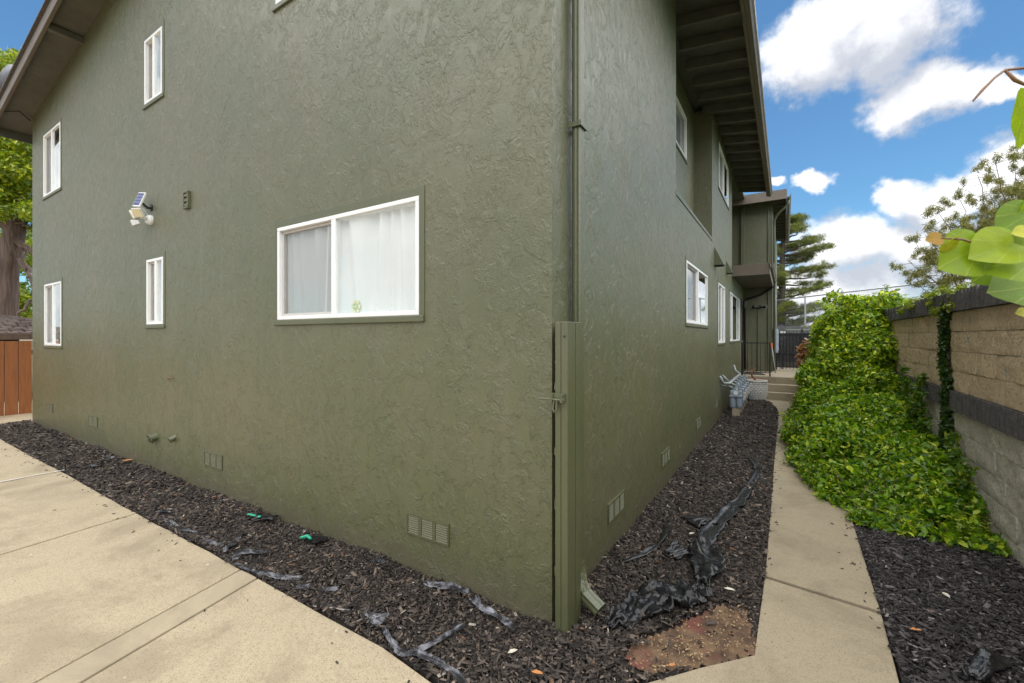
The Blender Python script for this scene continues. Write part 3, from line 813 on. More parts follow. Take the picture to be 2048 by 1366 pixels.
for u, z in ((-.985, .335), (-4.115, .352), (-7.965, .385), (-10.31, .395)): vent(u, z, gab, cols=3 if u > -6 else 2)
for u, z in ((1.15, .318), (2.88, .318), (5.08, .33), (7.2, .36)): vent(u, z, sid)
# small framed wall vent and pipe stubs, hook
sv = MB(gab).ring(-4.79, -4.665, 3.185, 3.385, .020, 0, .035).build('exhaust_vent', 'olive_paint', bld, bev=.004)
for k in range(3): MB(gab).box(-4.769, -4.686, .004, .028, 3.212+.055*k, 3.245+.055*k).build('louvre', 'olive_paint', sv, bev=.004)
MB().tube([(-5.62, .02, .43), (-5.62, -.055, .41)], [.048, .048], 16).build('cleanout_pipe', 'olive_paint', bld, smooth=False)
MB().tube([(-5.62, -.055, .41), (-5.62, -.070, .405)], [.062, .062], 16).tube([(-5.62, -.070, .405), (-5.62, -.088, .399)], [.024, .024], 4).build('cleanout_cap', 'olive_paint', bld)
MB().tube([(-5.08, .02, .49), (-5.08, -.045, .46)], [.034, .030], 12).tube([(-5.08, -.045, .46), (-5.08, -.055, .455)], [.036, .036], 12).build('pipe_stub', 'olive_paint', bld)
MB().tube([(-5.27, -.004, 1.18), (-5.2, -.03, 1.195), (-5.06, -.03, 1.20)], .006, 6).build('wall_hook', 'dead_twig', bld)
MB().tube([(-2.2, -.004, 4.72), (-2.2, -.006, 4.66)], .004, 5).build('caulk_mark', 'white_vinyl', bld)
# vent hoods on the side wall
def hood(y, z, s):
    m = MB(sid)
    m.add([(y-.13*s, 0, z-.14*s), (y+.13*s, 0, z-.14*s), (y+.13*s, 0, z+.22*s), (y-.13*s, 0, z+.22*s), (y-.13*s, .17*s, z-.14*s), (y+.13*s, .17*s, z-.14*s)],
          [(0, 1, 5, 4), (3, 4, 5, 2), (0, 4, 3), (1, 2, 5), (0, 3, 2, 1)])
    o = m.build('vent_hood', 'olive_paint', bld)
    MB(sid).box(y-.10*s, y+.10*s, .01, .15*s, z-.15*s, z-.142*s).build('hood_mouth', 'dark_void', o)
hood(7.05, 3.22, 1.0); hood(9.0, 3.28, .8)
# entry door
dr = MB(sid).box(DOOR[0], DOOR[1], -.10, -.06, DOOR[2], DOOR[3]).build('entry_door', 'black_metal', bld)
MB(sid).tube([(13.05, -.06, 1.58), (13.05, .01, 1.58), (13.05, .015, 1.50)], .014, 6).tube([(13.05, -.06, 1.72), (13.05, .0, 1.72)], .025, 8).build('door_handle', 'galvanised', dr)
MB(sid).box(DOOR[0]-.07, DOOR[0], -.1, .02, DOOR[2], DOOR[3]+.07).build('door_trim', 'brown_trim', bld)
sdr = MB(sid)
for k in range(7): sdr.box(DOOR[0]+.02+.14*k, DOOR[0]+.035+.14*k, -.03, -.015, DOOR[2]+.02, DOOR[3]-.02)
sdr.ring(DOOR[0]+.002, DOOR[1]-.002, DOOR[2]+.002, DOOR[3]-.002, .05, -.04, -.008)
sdr.build('security_screen', 'black_metal', dr)
# conduits on the wing wall
MB().tube([(.40, 13.975, 2.62), (.40, 13.975, .60)], .012, 6).tube([(.69, 13.97, 5.8), (.69, 13.97, .6)], .018, 6).build('conduit', 'olive_paint', bld)
# ================================================================== THINGS ON AND BY THE WALLS
gp_ = empty('gate_post', (.085, 0, 0), label='olive painted steel gate post with latch standing at the near building corner', cat='post')
def child(mb, name, m, par, **kw):
    o = mb.build(name, m, par, **kw); o.matrix_parent_inverse = Matrix.Translation(par.location).inverted(); return o
ZT = 1.785
pm = MB(); pm.box(.046, .082, -.052, .055, -.05, ZT); child(pm, 'channel', 'olive_paint', gp_, bev=.003)
pm = MB(); pm.box(.0845, .126, -.0535, .0565, -.05, ZT); child(pm, 'channel', 'olive_paint', gp_, bev=.003)
pm = MB(); pm.box(.004, .110, .060, .075, -.05, ZT).box(.110, .130, .060, .13, -.05, ZT); child(pm, 'flange', 'olive_paint', gp_, bev=.003)
pm = MB().tube([(.106, -.0536, 1.70), (.106, -.0555, 1.70)], .007, 8); child(pm, 'bolt_hole', 'dark_void', gp_)
lt = MB().box(.028, .112, -.062, -.054, 1.325, 1.375).tube([(-.045, -.076, 1.34), (.118, -.076, 1.34)], .0065, 8)
lt.tube([(.05, -.074, 1.34), (.046, -.080, 1.285), (.055, -.083, 1.268), (.068, -.080, 1.285), (.066, -.074, 1.34)], .006, 8)
for x in (.035, .10): lt.box(x-.008, x+.008, -.086, -.054, 1.325, 1.352)
lt.tube([(.036, -.062, 1.366), (.036, -.072, 1.366)], .008, 6).tube([(.1, -.062, 1.366), (.1, -.072, 1.366)], .008, 6)
child(lt, 'latch', 'olive_paint', gp_, smooth=False)
# fins of dried render along the post
fn = MB()
for k in range(26):
    z = random.uniform(.1, 1.75); fn.box(.036-random.uniform(0, .012), .046, -.02, -.001, z, z+random.uniform(.01, .05))
child(fn, 'render_crumbs', 'olive_stucco', gp_)

# security light and its solar panel
sl = empty('security_light', (-5.77, 0, 3.20), label='white twin-head security light on the green end wall above the slim window', cat='light')
child(MB().tube([(-5.77, 0, 3.20), (-5.77, -.025, 3.20), (-5.77, -.055, 3.20)], [.065, .065, .048], 16), 'base', 'white_plastic', sl, smooth=False)
child(MB().tube([(-5.77, -.05, 3.21), (-5.78, -.08, 3.22), (-5.79, -.11, 3.215)], .024, 10), 'swivel', 'white_plastic', sl, smooth=True)
def head(c, ax, name, m, lensm, s=(.09, .05, .07)):
    q = Vector(ax).to_track_quat('Y', 'Z').to_matrix()
    def tf(p): return Vector(c)+q @ Vector(p)
    a, b, d = s
    o = child(MB(tf).add([(-a*.6, -b, -d*.6), (a*.6, -b, -d*.6), (a*.6, -b, d*.6), (-a*.6, -b, d*.6), (-a, b, -d), (a, b, -d), (a, b, d), (-a, b, d)],
        [(0, 1, 2, 3), (7, 6, 5, 4), (0, 4, 5, 1), (1, 5, 6, 2), (2, 6, 7, 3), (3, 7, 4, 0)]), name, m, sl, bev=.008)
    l = MB(tf).box(-a*.86, a*.86, b+.001, b+.008, -d*.8, d*.8).build('lens', lensm, o)
    return o
head((-5.85, -.135, 3.25), (-.45, -.75, -.42), 'lamp_head', 'white_plastic', 'cream_lens', (.072, .032, .06))
head((-5.73, -.135, 3.265), (.35, -.8, -.42), 'lamp_head', 'white_plastic', 'cream_lens', (.072, .032, .06))
head((-5.80, -.15, 3.14), (-.3, -.9, -.35), 'sensor', 'white_plastic', 'white_plastic', (.042, .038, .038))
sp = empty('solar_panel', (-5.78, 0, 3.40), label='small tilted solar panel in a white frame above the security light', cat='solar panel')
_n = Vector((.20, -.93, .30)).normalized(); _x = Vector((0, 0, 1)).cross(_n).normalized(); _x = (_x+Vector((0, 0, -.12))).normalized(); _y = _n.cross(_x)
q = Matrix((_x, _y, _n)).transposed()
def ptf(p): return Vector((-5.79, -.115, 3.44))+q @ Vector(p)
child(MB(ptf).ring(-.085, .085, -.12, .12, .014, -.012, .012) if False else MB(ptf).box(-.068, .068, -.10, .10, -.012, .010), 'panel_frame', 'white_plastic', sp, bev=.004)
child(MB(ptf).box(-.056, .056, -.086, .086, .0105, .013), 'cells', 'solar_cell', sp)
gl = MB(ptf)
for k in (-1, 0, 1): gl.box(-.056, .056, .043*k-.0012, .043*k+.0012, .0132, .0140)
child(gl, 'grid_line', 'white_plastic', sp)
child(MB().tube([(-5.77, 0, 3.36), (-5.77, -.04, 3.35), (-5.78, -.095, 3.40)], .016, 8).tube([(-5.77, 0, 3.36), (-5.77, -.012, 3.36)], .045, 12), 'bracket', 'black_metal', sp, smooth=False)
child(MB().tube([(-5.79, -.105, 3.36), (-5.75, -.08, 3.31), (-5.77, -.04, 3.26)], .005, 5), 'cable', 'white_plastic', sp)

# gas meters
gpz = .74
pipe = MB().tube([(.003, 7.75, .86), (.05, 7.85, .72), (.15, 8.0, .70), (.16, 10.5, .72)], .030, 8).tube([(.003, 8.15, .86), (.12, 8.15, .74)], .022, 8)
pipe.tube([(.16, 10.5, .72), (.04, 10.6, .80), (.003, 10.6, .95)], .03, 8)
tag(pipe.build('gas_pipe', 'pipe_grey', smooth=True), 'grey gas supply pipe running over the row of meters', 'pipe')
def meter(y):
    o = empty('gas_meter', (.26, y, 0))
    def c(mb, nm, m, **kw): return child(mb, nm, m, o, **kw)
    b = MB()
    for sg in (-1, 1): b.lathe([(.001, .17), (.045, .17), (.060, .20), (.064, .26), (.064, .38), (.058, .41)], (.27+.062*sg, y, 0), 12)
    c(b, 'meter_body', 'meter_grey', smooth=True)
    c(MB().box(.145, .395, y-.085, y+.085, .405, .46).box(.16, .38, y-.075, y+.075, .455, .55), 'meter_head', 'meter_grey', bev=.018)
    c(MB().tube([(.27, y-.076, .50), (.27, y-.095, .50)], .045, 14), 'dial', 'white_plastic')
    c(MB().tube([(.33, y, .55), (.33, y, .60), (.30, y, .655), (.22, y, .67), (.16, y+.08, .70)], .022, 8).tube([(.20, y, .55), (.20, y, .61), (.15, y-.1, .64), (.003, y-.12, .64)], .020, 8), 'riser', 'pipe_grey', smooth=True)
    c(MB().tube([(.30, y-.05, .655), (.30, y+.05, .655)], [.048, .048], 12).tube([(.30, y, .69), (.30, y, .73)], .022, 8), 'regulator', 'meter_grey', smooth=False)
    c(MB().box(.41, .45, y-.04, y+.04, .36, .52), 'transmitter', 'beige_vinyl', bev=.006)
    c(MB().box(.20, .34, y-.05, y+.05, .0, .165), 'support_block', 'step_concrete')
    return o
for k, nm in enumerate(('nearest gas meter, grey twin-lobed case in front of the vent on the side wall', 'second grey gas meter from the camera in the row along the side wall',
                        'middle grey gas meter of the row of five along the side wall', 'fourth grey gas meter, next to last before the white planter', 'last grey gas meter of the row, beside the white planter')):
    tag(meter(8.15+.52*k), nm, 'gas meter', 'gas meters along the side wall')

# white planter with a bare stem
pc = (.50, 11.08, 0)
pl = empty('planter', pc, label='round white textured planter on the mulch beside the concrete steps', cat='planter')
NB = 9; NR = 26
pv = []; pf = []
prof = [(.17, -.02), (.20, .03), (.235, .12), (.262, .26), (.262, .40), (.250, .49), (.262, .495), (.262, .54), (.235, .542), (.225, .48)]
child(MB().lathe(prof, pc, 40), 'pot', 'white_stone', pl, smooth=True)
sc_ = MB()
for r in range(9):
    z = .035+.050*r; R0 = .210+.052*math.sin(min(1, (z)/.30)*PI/2)
    for k in range(22):
        t = 2*PI*(k+.5*(r % 2))/22; c, s = math.cos(t), math.sin(t); tx, ty = -s, c
        base = Vector((pc[0]+c*R0, pc[1]+s*R0, z)); tn = Vector((tx, ty, 0)); o_ = Vector((c, s, 0))
        hw = .027
        sc_.add([base-tn*hw+Vector((0, 0, .03)), base+Vector((0, 0, -.002))+o_*.012, base+tn*hw+Vector((0, 0, .03)), base+Vector((0, 0, .048)), base+o_*.014+Vector((0, 0, .026))],
                [(0, 1, 4), (1, 2, 4), (2, 3, 4), (3, 0, 4)])
child(sc_, 'scale_relief', 'white_stone', pl, recalc=False)
child(MB().lathe([(.001, .0), (.23, .0)], (pc[0], pc[1], .528), 24), 'potting_soil', 'terra_soil', pl, recalc=False)
pst = MB().tube([(.48, 11.08, .47), (.47, 11.07, .55), (.41, 11.06, .63), (.38, 11.06, .73), (.40, 11.06, .81)], [.03, .028, .024, .02, .014], 8)
pst.tube([(.385, 11.06, .71), (.44, 11.07, .77), (.47, 11.07, .85)], [.014, .012, .008], 6).tube([(.40, 11.06, .80), (.33, 11.05, .85)], [.01, .006], 6)
tag(pst.build('bare_stem', 'dead_twig', smooth=True), 'short bare brown plant stem growing from the white planter', 'plant')

# steps and landing
stp = empty('concrete_steps', (.7, 11.4, 0), label='three beige concrete steps leading up to the entry landing', cat='steps')
for k in range(3):
    y0 = 11.40+.29*k
    if k < 2: child(MB().box(.70, 2.2, y0, y0+.288, -.1 if k == 0 else .19*k+.002, .19*(k+1)), 'step', 'step_concrete', stp, bev=.012)
child(MB().box(.701, 2.2, 11.69, 11.975, .0, .188), 'step_base', 'step_concrete', stp)
ld = MB().box(.004, 2.2, 11.98, 15.6, -.1, .57).build('landing', 'step_concrete', bev=.012); tag(ld, kind='structure')
simple('pink_concrete', (.36, .235, .165), .8, var=.12, vscale=5)
child(MB().box(.02, .69, 11.94, 11.978, -.05, .53), 'side_face', 'pink_concrete', stp)
mt = MB(); n = 20
mt.prism([(.30+.36*math.cos(PI*k/n), 12.55+.62*math.sin(PI*k/n)-.1) for k in range(n+1)], .573, .588)
tag(mt.build('door_mat', 'rubber_mat'), 'dark half-round door mat on the landing', 'mat')
# railing
rl = empty('railing', (.17, 12.03, .57), label='black metal railing with thin bars on the landing edge beside the door', cat='railing')
child(MB().box(.10, .80, 12.015, 12.045, 1.50, 1.53), 'top_rail', 'black_metal', rl)
child(MB().box(.10, .80, 12.018, 12.042, .66, .68), 'bottom_rail', 'black_metal', rl)
for k in range(6): child(MB().box(.115+.11*k, .129+.11*k, 12.023, 12.037, .68, 1.50), 'bar', 'black_metal', rl)
for x in (.09, .79): child(MB().box(x-.018, x+.018, 12.01, 12.05, .571, 1.53), 'post', 'black_metal', rl)
# picket gate across the passage
gt = empty('metal_gate', (1.7, 15, .57), label='black picket gate closing the passage beyond the landing', cat='gate')
for z in (.66, 1.1, 1.78): child(MB().box(.87, 2.6, 14.985, 15.015, z, z+.03), 'rail', 'black_metal', gt)
for k in range(18): child(MB().box(.90+.095*k, .916+.095*k, 14.992, 15.008, .60, 1.90), 'picket', 'black_metal', gt)
child(MB().box(.90, 2.56, 15.018, 15.026, .66, 1.80), 'perforated_panel', 'gate_mesh', gt)
for x in (.88, 1.62, 2.58): child(MB().box(x-.025, x+.025, 14.97, 15.03, .571, 1.95), 'post', 'black_metal', gt)
# electrical box on the wing corner
eb = empty('electrical_box', (.86, 14.1, 1.2), label='tall pale grey electrical box on the corner of the far wing', cat='electrical box')
child(MB().box(.813, .96, 13.97, 14.30, 1.18, 1.94), 'cabinet', 'box_grey', eb, bev=.012)
child(MB().box(.961, .972, 14.02, 14.26, 1.24, 1.88), 'cover', 'box_grey', eb, bev=.004)
child(MB().tube([(.87, 14.1, 1.94), (.87, 14.1, 3.2)], .03, 8), 'conduit', 'pipe_grey', eb, smooth=True)
for k in range(3):
    tag(MB().box(1.0, 1.16, 15.55, 15.7, 1.38+.19*k, 1.50+.19*k).build('white_block', 'white_stone', bev=.01), ('lowest', 'middle', 'topmost')[k]+' of three small white blocks behind the grey electrical box', 'block', 'white blocks behind the electrical box')
br = empty('broom', (.86, 13.6, .57), label='grey-handled tool with an orange tip leaning by the landing railing', cat='broom')
child(MB().tube([(.90, 13.58, .575), (.80, 13.66, 1.34)], .014, 8), 'handle', 'pipe_grey', br, smooth=True)
child(MB().tube([(.80, 13.66, 1.34), (.785, 13.67, 1.50)], [.022, .026], 8), 'tip', 'orange_plastic', br)
# lamps
lm = empty('flood_lamp', (.46, 13.96, 2.64), label='black twin flood lamp on the far wing wall under the porch roof', cat='light')
child(MB().tube([(.46, 14, 2.66), (.46, 13.95, 2.66)], .055, 12), 'base', 'black_metal', lm)
for s in (-1, 1): child(MB().tube([(.46+.03*s, 13.94, 2.65), (.46+.10*s, 13.88, 2.64), (.46+.19*s, 13.82, 2.66)], [.018, .03, .055], 10), 'lamp_head', 'black_metal', lm)
lm = empty('wall_lantern', (.0, 12.78, 2.7), label='small black wall lantern beside the entry door', cat='light')
child(MB().box(.002, .02, 12.73, 12.83, 2.62, 2.86), 'backplate', 'black_metal', lm)
child(MB().lathe([(.001, .24), (.05, .2), (.055, .19), (.04, .0), (.001, -.02)], (.10, 12.78, 2.58), 8).tube([(.01, 12.78, 2.84), (.10, 12.78, 2.86), (.10, 12.78, 2.80)], .01, 6), 'lantern', 'black_metal', lm)
child(MB().lathe([(.030, .0), (.042, .15)], (.10, 12.78, 2.60), 8), 'lantern_glass', 'white_plastic', lm)
# dish over the far eave
dsh = empty('satellite_dish', (-11.9, -.2, zs(-11.9)+.12), label='grey dish at the lower left edge of the roof', cat='dish')
dv = MB(lambda p: Vector((-11.52, -.25, 6.62))+Vector((-.35, -.85, .35)).to_track_quat('Z', 'Y').to_matrix() @ Vector(p))
dv.lathe([(.001, 0), (.12, .015), (.22, .05), (.30, .10), (.305, .10), (.22, .04), (.12, .005), (.001, -.012)], (0, 0, 0), 24)
child(dv, 'reflector', 'grey_dish', dsh, smooth=True)
child(MB().tube([(-11.52, -.22, 6.62), (-11.55, -.05, 6.5), (-11.6, 0, zs(-11.6)+.12)], .02, 8), 'mast', 'grey_dish', dsh)

# ================================================================== RETAINING WALL
rwl = empty('retaining_wall', (2.8, 4, 0), label='split-face block retaining wall with dark ribbed band and capping', cat='wall')
child(MB().box(2.661, 2.93, -8, 13.5, -.3, 1.955), 'mortar_core', 'mortar', rwl)
BL, BH = .406, .2025
def block_mesh(seed, flute, proud, L_=BL, H_=BH):
    r = random.Random(seed); V = []; Fc = []
    j = .0030
    y0, y1, z0, z1 = -L_/2+.0065, L_/2-.0065, -H_/2+j, H_/2-j
    ny, nz = (16, 1) if flute else (8, 4)
    fr_ = (0.0, .26, .30, .97)
    for a in range(nz+1):
        for b in range(ny+1):
            y = y0+(y1-y0)*b/ny; z = z0+(z1-z0)*a/nz
            if flute:
                k4 = b % 4; y = y0+(y1-y0)*min(1, (b//4+fr_[k4])/4)
                d = proud+(-.034 if k4 < 2 else r.uniform(.004, .012))
            else:
                edge = (a in (0, nz)) or (b in (0, ny))
                d = proud*.92+r.uniform(-.003, .004) if edge else proud+r.uniform(-.011, .013)
            V.append((-d, y, z))
    for a in range(nz):
        for b in range(ny): Fc.append((a*(ny+1)+b, (a+1)*(ny+1)+b, (a+1)*(ny+1)+b+1, a*(ny+1)+b+1))
    per = [b for b in range(ny+1)]+[(a*(ny+1)+ny) for a in range(1, nz+1)]+[nz*(ny+1)+b for b in range(ny-1, -1, -1)]+[a*(ny+1) for a in range(nz-1, 0, -1)]
    base = len(V)
    n = len(per)
    for p in per: V.append(V[p])
    for p in per: V.append((.05, V[p][1], V[p][2]))
    for i in range(n): Fc.append((base+i, base+(i+1) % n, base+n+(i+1) % n, base+n+i))
    m = MB(); m.add(V, Fc); return m
meshes = {}
for kind, mt_ in (('tan', 'tan_block'), ('grey', 'grey_block')):
    meshes[kind] = [block_mesh(11*k+len(kind), False, .020).mesh('block', mt_, smooth=True) for k in range(6)]
meshes['dark'] = [block_mesh(5*k+3, True, .040).mesh('ribbed_block', 'dark_block') for k in range(3)]
meshes['cap'] = [block_mesh(7*k+1, True, .055, BL, .20).mesh('cap_block', 'dark_block') for k in range(3)]
Z0 = -.0725
for row in range(11):
    kind = 'grey' if row < 5 else 'dark' if row == 5 else 'tan' if row < 10 else 'cap'
    zc = Z0+BH*(row+.5)
    off = .203 if row % 2 else 0
    for k in range(20):
        yc = .05+off+BL*k
        if row == 10 and yc > 8.0: continue
        me = random.choice(meshes[kind])
        o = bpy.data.objects.new({'dark': 'ribbed_block', 'cap': 'cap_block'}.get(kind, 'block'), me); COL.objects.link(o)
        o.parent = rwl; o.location = (2.67-2.8+random.uniform(-.006, .006), yc-4, zc)
        if kind in ('tan', 'grey') and random.random() < .5: o.rotation_euler.x = PI
child(MB().box(2.66, 2.97, -8, 8.15, 1.957, 2.152), 'cap_core', 'dark_block', rwl)

# ================================================================== FENCE, GAZEBO, FAR THINGS
wf = empty('wood_fence', (-13.1, 0, 0), label='reddish brown board fence at the far end of the building', cat='fence')
for k in range(26):
    y = -3.2+.205*k
    b = MB().box(-13.115, -13.09, y+.004, y+.199, -.01, 1.60+random.uniform(-.008, .008))
    child(b, 'board', 'redwood', wf, bev=.003)
for z in (.35, 1.3): child(MB().box(-13.18, -13.118, -3.2, 2.1, z, z+.09), 'rail', 'redwood', wf)
gz = empty('gazebo', (-18.5, .6, 0), label='small gazebo with a brown shingled roof behind the wooden fence', cat='gazebo')
GA = [(-20.8, -2.6), (-16.2, -2.6), (-16.2, 3.6), (-20.8, 3.6)]; AP = (-18.5, .5, 2.35); EZ = 1.76
gm = MB(); gm.add([(x, y, EZ) for x, y in GA]+[AP], [(0, 1, 4), (1, 2, 4), (2, 3, 4), (3, 0, 4)]); child(gm, 'roof_deck', 'dark_wood', gz)
simple('gazebo_shingle', (.15, .115, .10), .85, var=.3, vscale=3, bs=.5)
sg = MB()
for (A, B) in ((0, 1), (1, 2), (2, 3), (3, 0)):
    a = Vector((*GA[A], EZ)); b = Vector((*GA[B], EZ)); ap = Vector(AP); nn = (b-a).cross(ap-a).normalized()
    rows = 16
    for r in range(rows):
        t0 = r/rows; t1 = min(1, (r+1.15)/rows); l0 = a.lerp(ap, t0); r0 = b.lerp(ap, t0); l1 = a.lerp(ap, t1); r1 = b.lerp(ap, t1)
        nc = max(2, int((r0-l0).length/.24))
        for c in range(nc):
            u0, u1 = c/nc+.004, (c+1)/nc-.004; h = .03+random.uniform(0, .015)
            vs = [l0.lerp(r0, u0)+nn*h, l0.lerp(r0, u1)+nn*h, l1.lerp(r1, u1)+nn*.008, l1.lerp(r1, u0)+nn*.008, l0.lerp(r0, u0)+nn*.004, l0.lerp(r0, u1)+nn*.004]
            sg.add(vs, [(0, 1, 2, 3), (4, 5, 1, 0)])
so = child(sg, 'shingles', 'gazebo_shingle', gz, recalc=False); so['kind'] = 'stuff'
for x, y in GA:
    xx, yy = x+(.25 if x < -18 else -.25), y+(.25 if y < 0 else -.25)
    child(MB().box(xx-.07, xx+.07, yy-.07, yy+.07, -.1, EZ), 'post', 'dark_wood', gz)
    child(MB().tube([(xx, yy, 1.35), (xx, yy+(.5 if y < 0 else -.5), 1.88)], .05, 4), 'brace', 'dark_wood', gz)
eb_ = MB()
for (A, B) in ((0, 1), (1, 2), (2, 3), (3, 0)):
    a = Vector((*GA[A], 0)); b = Vector((*GA[B], 0))
    eb_.box(min(a.x, b.x)-.03, max(a.x, b.x)+.03, min(a.y, b.y)-.03, max(a.y, b.y)+.03, EZ-.14, EZ+.0)
child(eb_, 'eave_beam', 'dark_wood', gz)

# far fences
cf = empty('chain_link_fence', (5, 31, 1.9), label='tall galvanised chain-link fence on the higher ground behind the hedge', cat='fence')
A = Vector((13.6, 20.9, 1.93)); B = Vector((-3.0, 41.6, 1.93)); dAB = (B-A); HT = 2.57
d_ = dAB.normalized()
A = Vector((7.95, 27.9, 1.93))-d_*9; B = Vector((7.95, 27.9, 1.93))+d_*18; N = 9
d_ = (B-A).normalized()
child(MB().tube([A+Vector((0, 0, HT)), B+Vector((0, 0, HT))], .045, 6), 'top_rail', 'galvanised', cf)
child(MB().tube([A+Vector((0, 0, .1)), B+Vector((0, 0, .1))], .03, 6), 'bottom_rail', 'galvanised', cf)
for k in range(N+1):
    p = A.lerp(B, k/N); child(MB().tube([p, p+Vector((0, 0, HT+.1))], .05, 6), 'post', 'galvanised', cf)
mm = MB(); mm.add([A, B, B+Vector((0, 0, HT)), A+Vector((0, 0, HT))], [(0, 1, 2, 3)]); mo = child(mm, 'wire_mesh', 'chain_link', cf, recalc=False)
uvl = mo.data.uv_layers.new(name='UVMap'); Lw = (B-A).length
for i, uv in enumerate(((0, 0), (Lw, 0), (Lw, HT), (0, HT))): uvl.data[i].uv = uv
sf = empty('slat_fence', (2, 24, .3), label='dark grey horizontal board fence far beyond the picket gate', cat='fence')
for k in range(9): child(MB().box(-2, 2.9, 23.97, 24.0, .42+.205*k, .60+.205*k), 'board', 'grey_board', sf)
for x in (-.5, 1.0, 2.5): child(MB().box(x-.05, x+.05, 24.002, 24.09, -.1, 2.3), 'post', 'grey_board', sf)
# ================================================================== PLANTS
def foliage(name, blobs, per_m2, size, cols, parent, m='leaf', tilt=.7, lo=.75, hi=1.08, cull=.62, zmin=None, up=.35, droop=0.0, tmpl=None, extra=None):
    p, nn = blob_points(blobs, per_m2, lo, hi, cull, zmin, up)
    if extra is not None: p = np.concatenate([p, extra[0]]); nn = np.concatenate([nn, extra[1]])
    n = len(p)
    nn = unit(nn+rng.normal(size=(n, 3))*tilt)
    ax = rng.normal(size=(n, 3)); ax[:, 2] -= droop
    s = size*rng.uniform(.45, 1.55, n)
    c = leaf_cols(n, *cols)
    tv, tf = tmpl or (LEAF_V, LEAF_F)
    o = scatter(name, tv, tf, p, ax, nn, s, c, m, parent)
    o['kind'] = 'stuff'
    return o
def shoots(name, blobs, n, ln, size, cols, parent):
    """loose leafy shoots that stick out of a mass of leaves, with their stems"""
    P_ = []; N_ = []; A_ = []; stm = MB(); rs = random.Random(len(blobs))
    for k in range(n):
        b = rs.choice(blobs); d = Vector((rs.gauss(-.35, .6), rs.gauss(-.2, .6), abs(rs.gauss(.5, .5)))).normalized()
        p0 = Vector(b[:3])+Vector((d.x*b[3], d.y*b[4], d.z*b[5]))*.8; L_ = rs.uniform(*ln)
        d2 = (d+Vector((rs.gauss(0, .3), rs.gauss(0, .3), .35))).normalized(); p1 = p0+d2*L_
        if p1.x > 2.55 and p1.z < 2.0: continue
        pm_ = p0.lerp(p1, .5)+Vector((0, 0, .12*L_)); p1 = p1-Vector((0, 0, .1*L_))
        stm.tube([p0, pm_, p1], .0022, 3, False)
        m_ = max(4, int(L_/.022)); side = Vector((d2.y, -d2.x, .1)).normalized()
        for i in range(m_):
            t = (i+.5)/m_; q = p0.lerp(pm_, min(1, 2*t)) if t < .5 else pm_.lerp(p1, 2*t-1)
            P_.append(q); sg_ = 1 if i % 2 else -1; A_.append(side*sg_+d2*.7+Vector((0, 0, rs.gauss(.1, .3)))); N_.append(Vector((rs.gauss(0, .4), rs.gauss(0, .4), 1)))
    c = leaf_cols(len(P_), *cols)
    o = scatter(name, LEAF_V, LEAF_F, np.array([tuple(p) for p in P_]), np.array([tuple(p) for p in A_]), np.array([tuple(p) for p in N_]), size*rng.uniform(.6, 1.2, len(P_)), c, 'leaf', parent)
    o['kind'] = 'stuff'; o.matrix_parent_inverse = Matrix.Translation(parent.location).inverted()
    so_ = stm.build('shoot_stems', 'twig_bark', parent, recalc=False); so_['kind'] = 'stuff'; so_.matrix_parent_inverse = Matrix.Translation(parent.location).inverted()
def lerp_tab(tab, y):
    ys = [t[0] for t in tab]; xs_ = [t[1] for t in tab]; return float(np.interp(y, ys, xs_))
EDGE = [(2.55, 2.25), (2.65, 1.95), (2.72, 1.74), (3.44, 1.53), (4.3, 1.33), (5.4, 1.25), (7, 1.28), (9, 1.42), (11.5, 1.45)]
HM = [(2.6, .06), (2.9, .20), (3.4, .36), (4.0, .50), (5.0, .70), (6.0, .88), (6.6, 1.0), (7.2, 1.5)]
bl = []
r0 = random.Random(5)
for k in range(420):
    y = 2.62+(7.0-2.62)*r0.random()**1.15; xl = lerp_tab(EDGE, y); x = xl+(2.66-xl)*r0.random()
    t = min(1, (x-xl)/.45); h = lerp_tab(HM, y)*(.22+.78*math.sin(t*PI/2))
    h *= .85+.5*mnoise.noise(Vector((x*2.3, y*2.3, 1)))
    r = r0.uniform(.08, .19)*(.55+.6*min(1, h/.4)); z = max(.02, h-r*.75)
    if y < 3.0: r *= .6
    bl.append((min(x, 2.62-r*.5), y, z, r*1.25, r*1.25, r))
gc = empty('ground_cover_shrub', (2.1, 4.2, 0), label='low bright green leafy ground cover spilling over the path below the block wall', cat='shrub')
def keep_inv(o, par): o.matrix_parent_inverse = Matrix.Translation(par.location).inverted(); return o
keep_inv(foliage('foliage', bl, 1150, .056, ((.03, .11, .006), (.25, .43, .016), (.50, .60, .04), .20), gc, zmin=.0, up=.6, cull=.45, lo=.4, tilt=.9), gc)
shoots('shoot_leaves', bl, 330, (.05, .18), .045, ((.08, .18, .012), (.22, .34, .02), (.36, .44, .04), .3), gc)
# sprigs against the wall
spg = []
for (y, z, n) in ((4.6, .9, 9), (4.9, 1.1, 12), (5.2, 1.0, 9), (5.6, 1.15, 8), (3.2, .5, 6), (3.6, .6, 5)):
    for k in range(n): spg.append((2.58-.1*r0.random(), y+.25*(r0.random()-.5), z*(k+1)/n+.1, .06, .06, .05))
keep_inv(foliage('sprig_leaves', spg, 1800, .045, ((.05, .12, .01), (.12, .22, .015), (.22, .28, .02), .2), gc, zmin=.0, up=.4, cull=.3, lo=.3), gc)
st_ = MB()
for k in range(160):
    y = r0.uniform(2.75, 6.8); xl = lerp_tab(EDGE, y); x = r0.uniform(xl+.05, 2.6); h = lerp_tab(HM, y)*r0.uniform(.5, .95)
    st_.tube([(x, y, -.02), (x+r0.uniform(-.1, .1), y+r0.uniform(-.1, .1), h*.6), (x+r0.uniform(-.2, .2), y+r0.uniform(-.2, .2), h)], .004, 4, False)
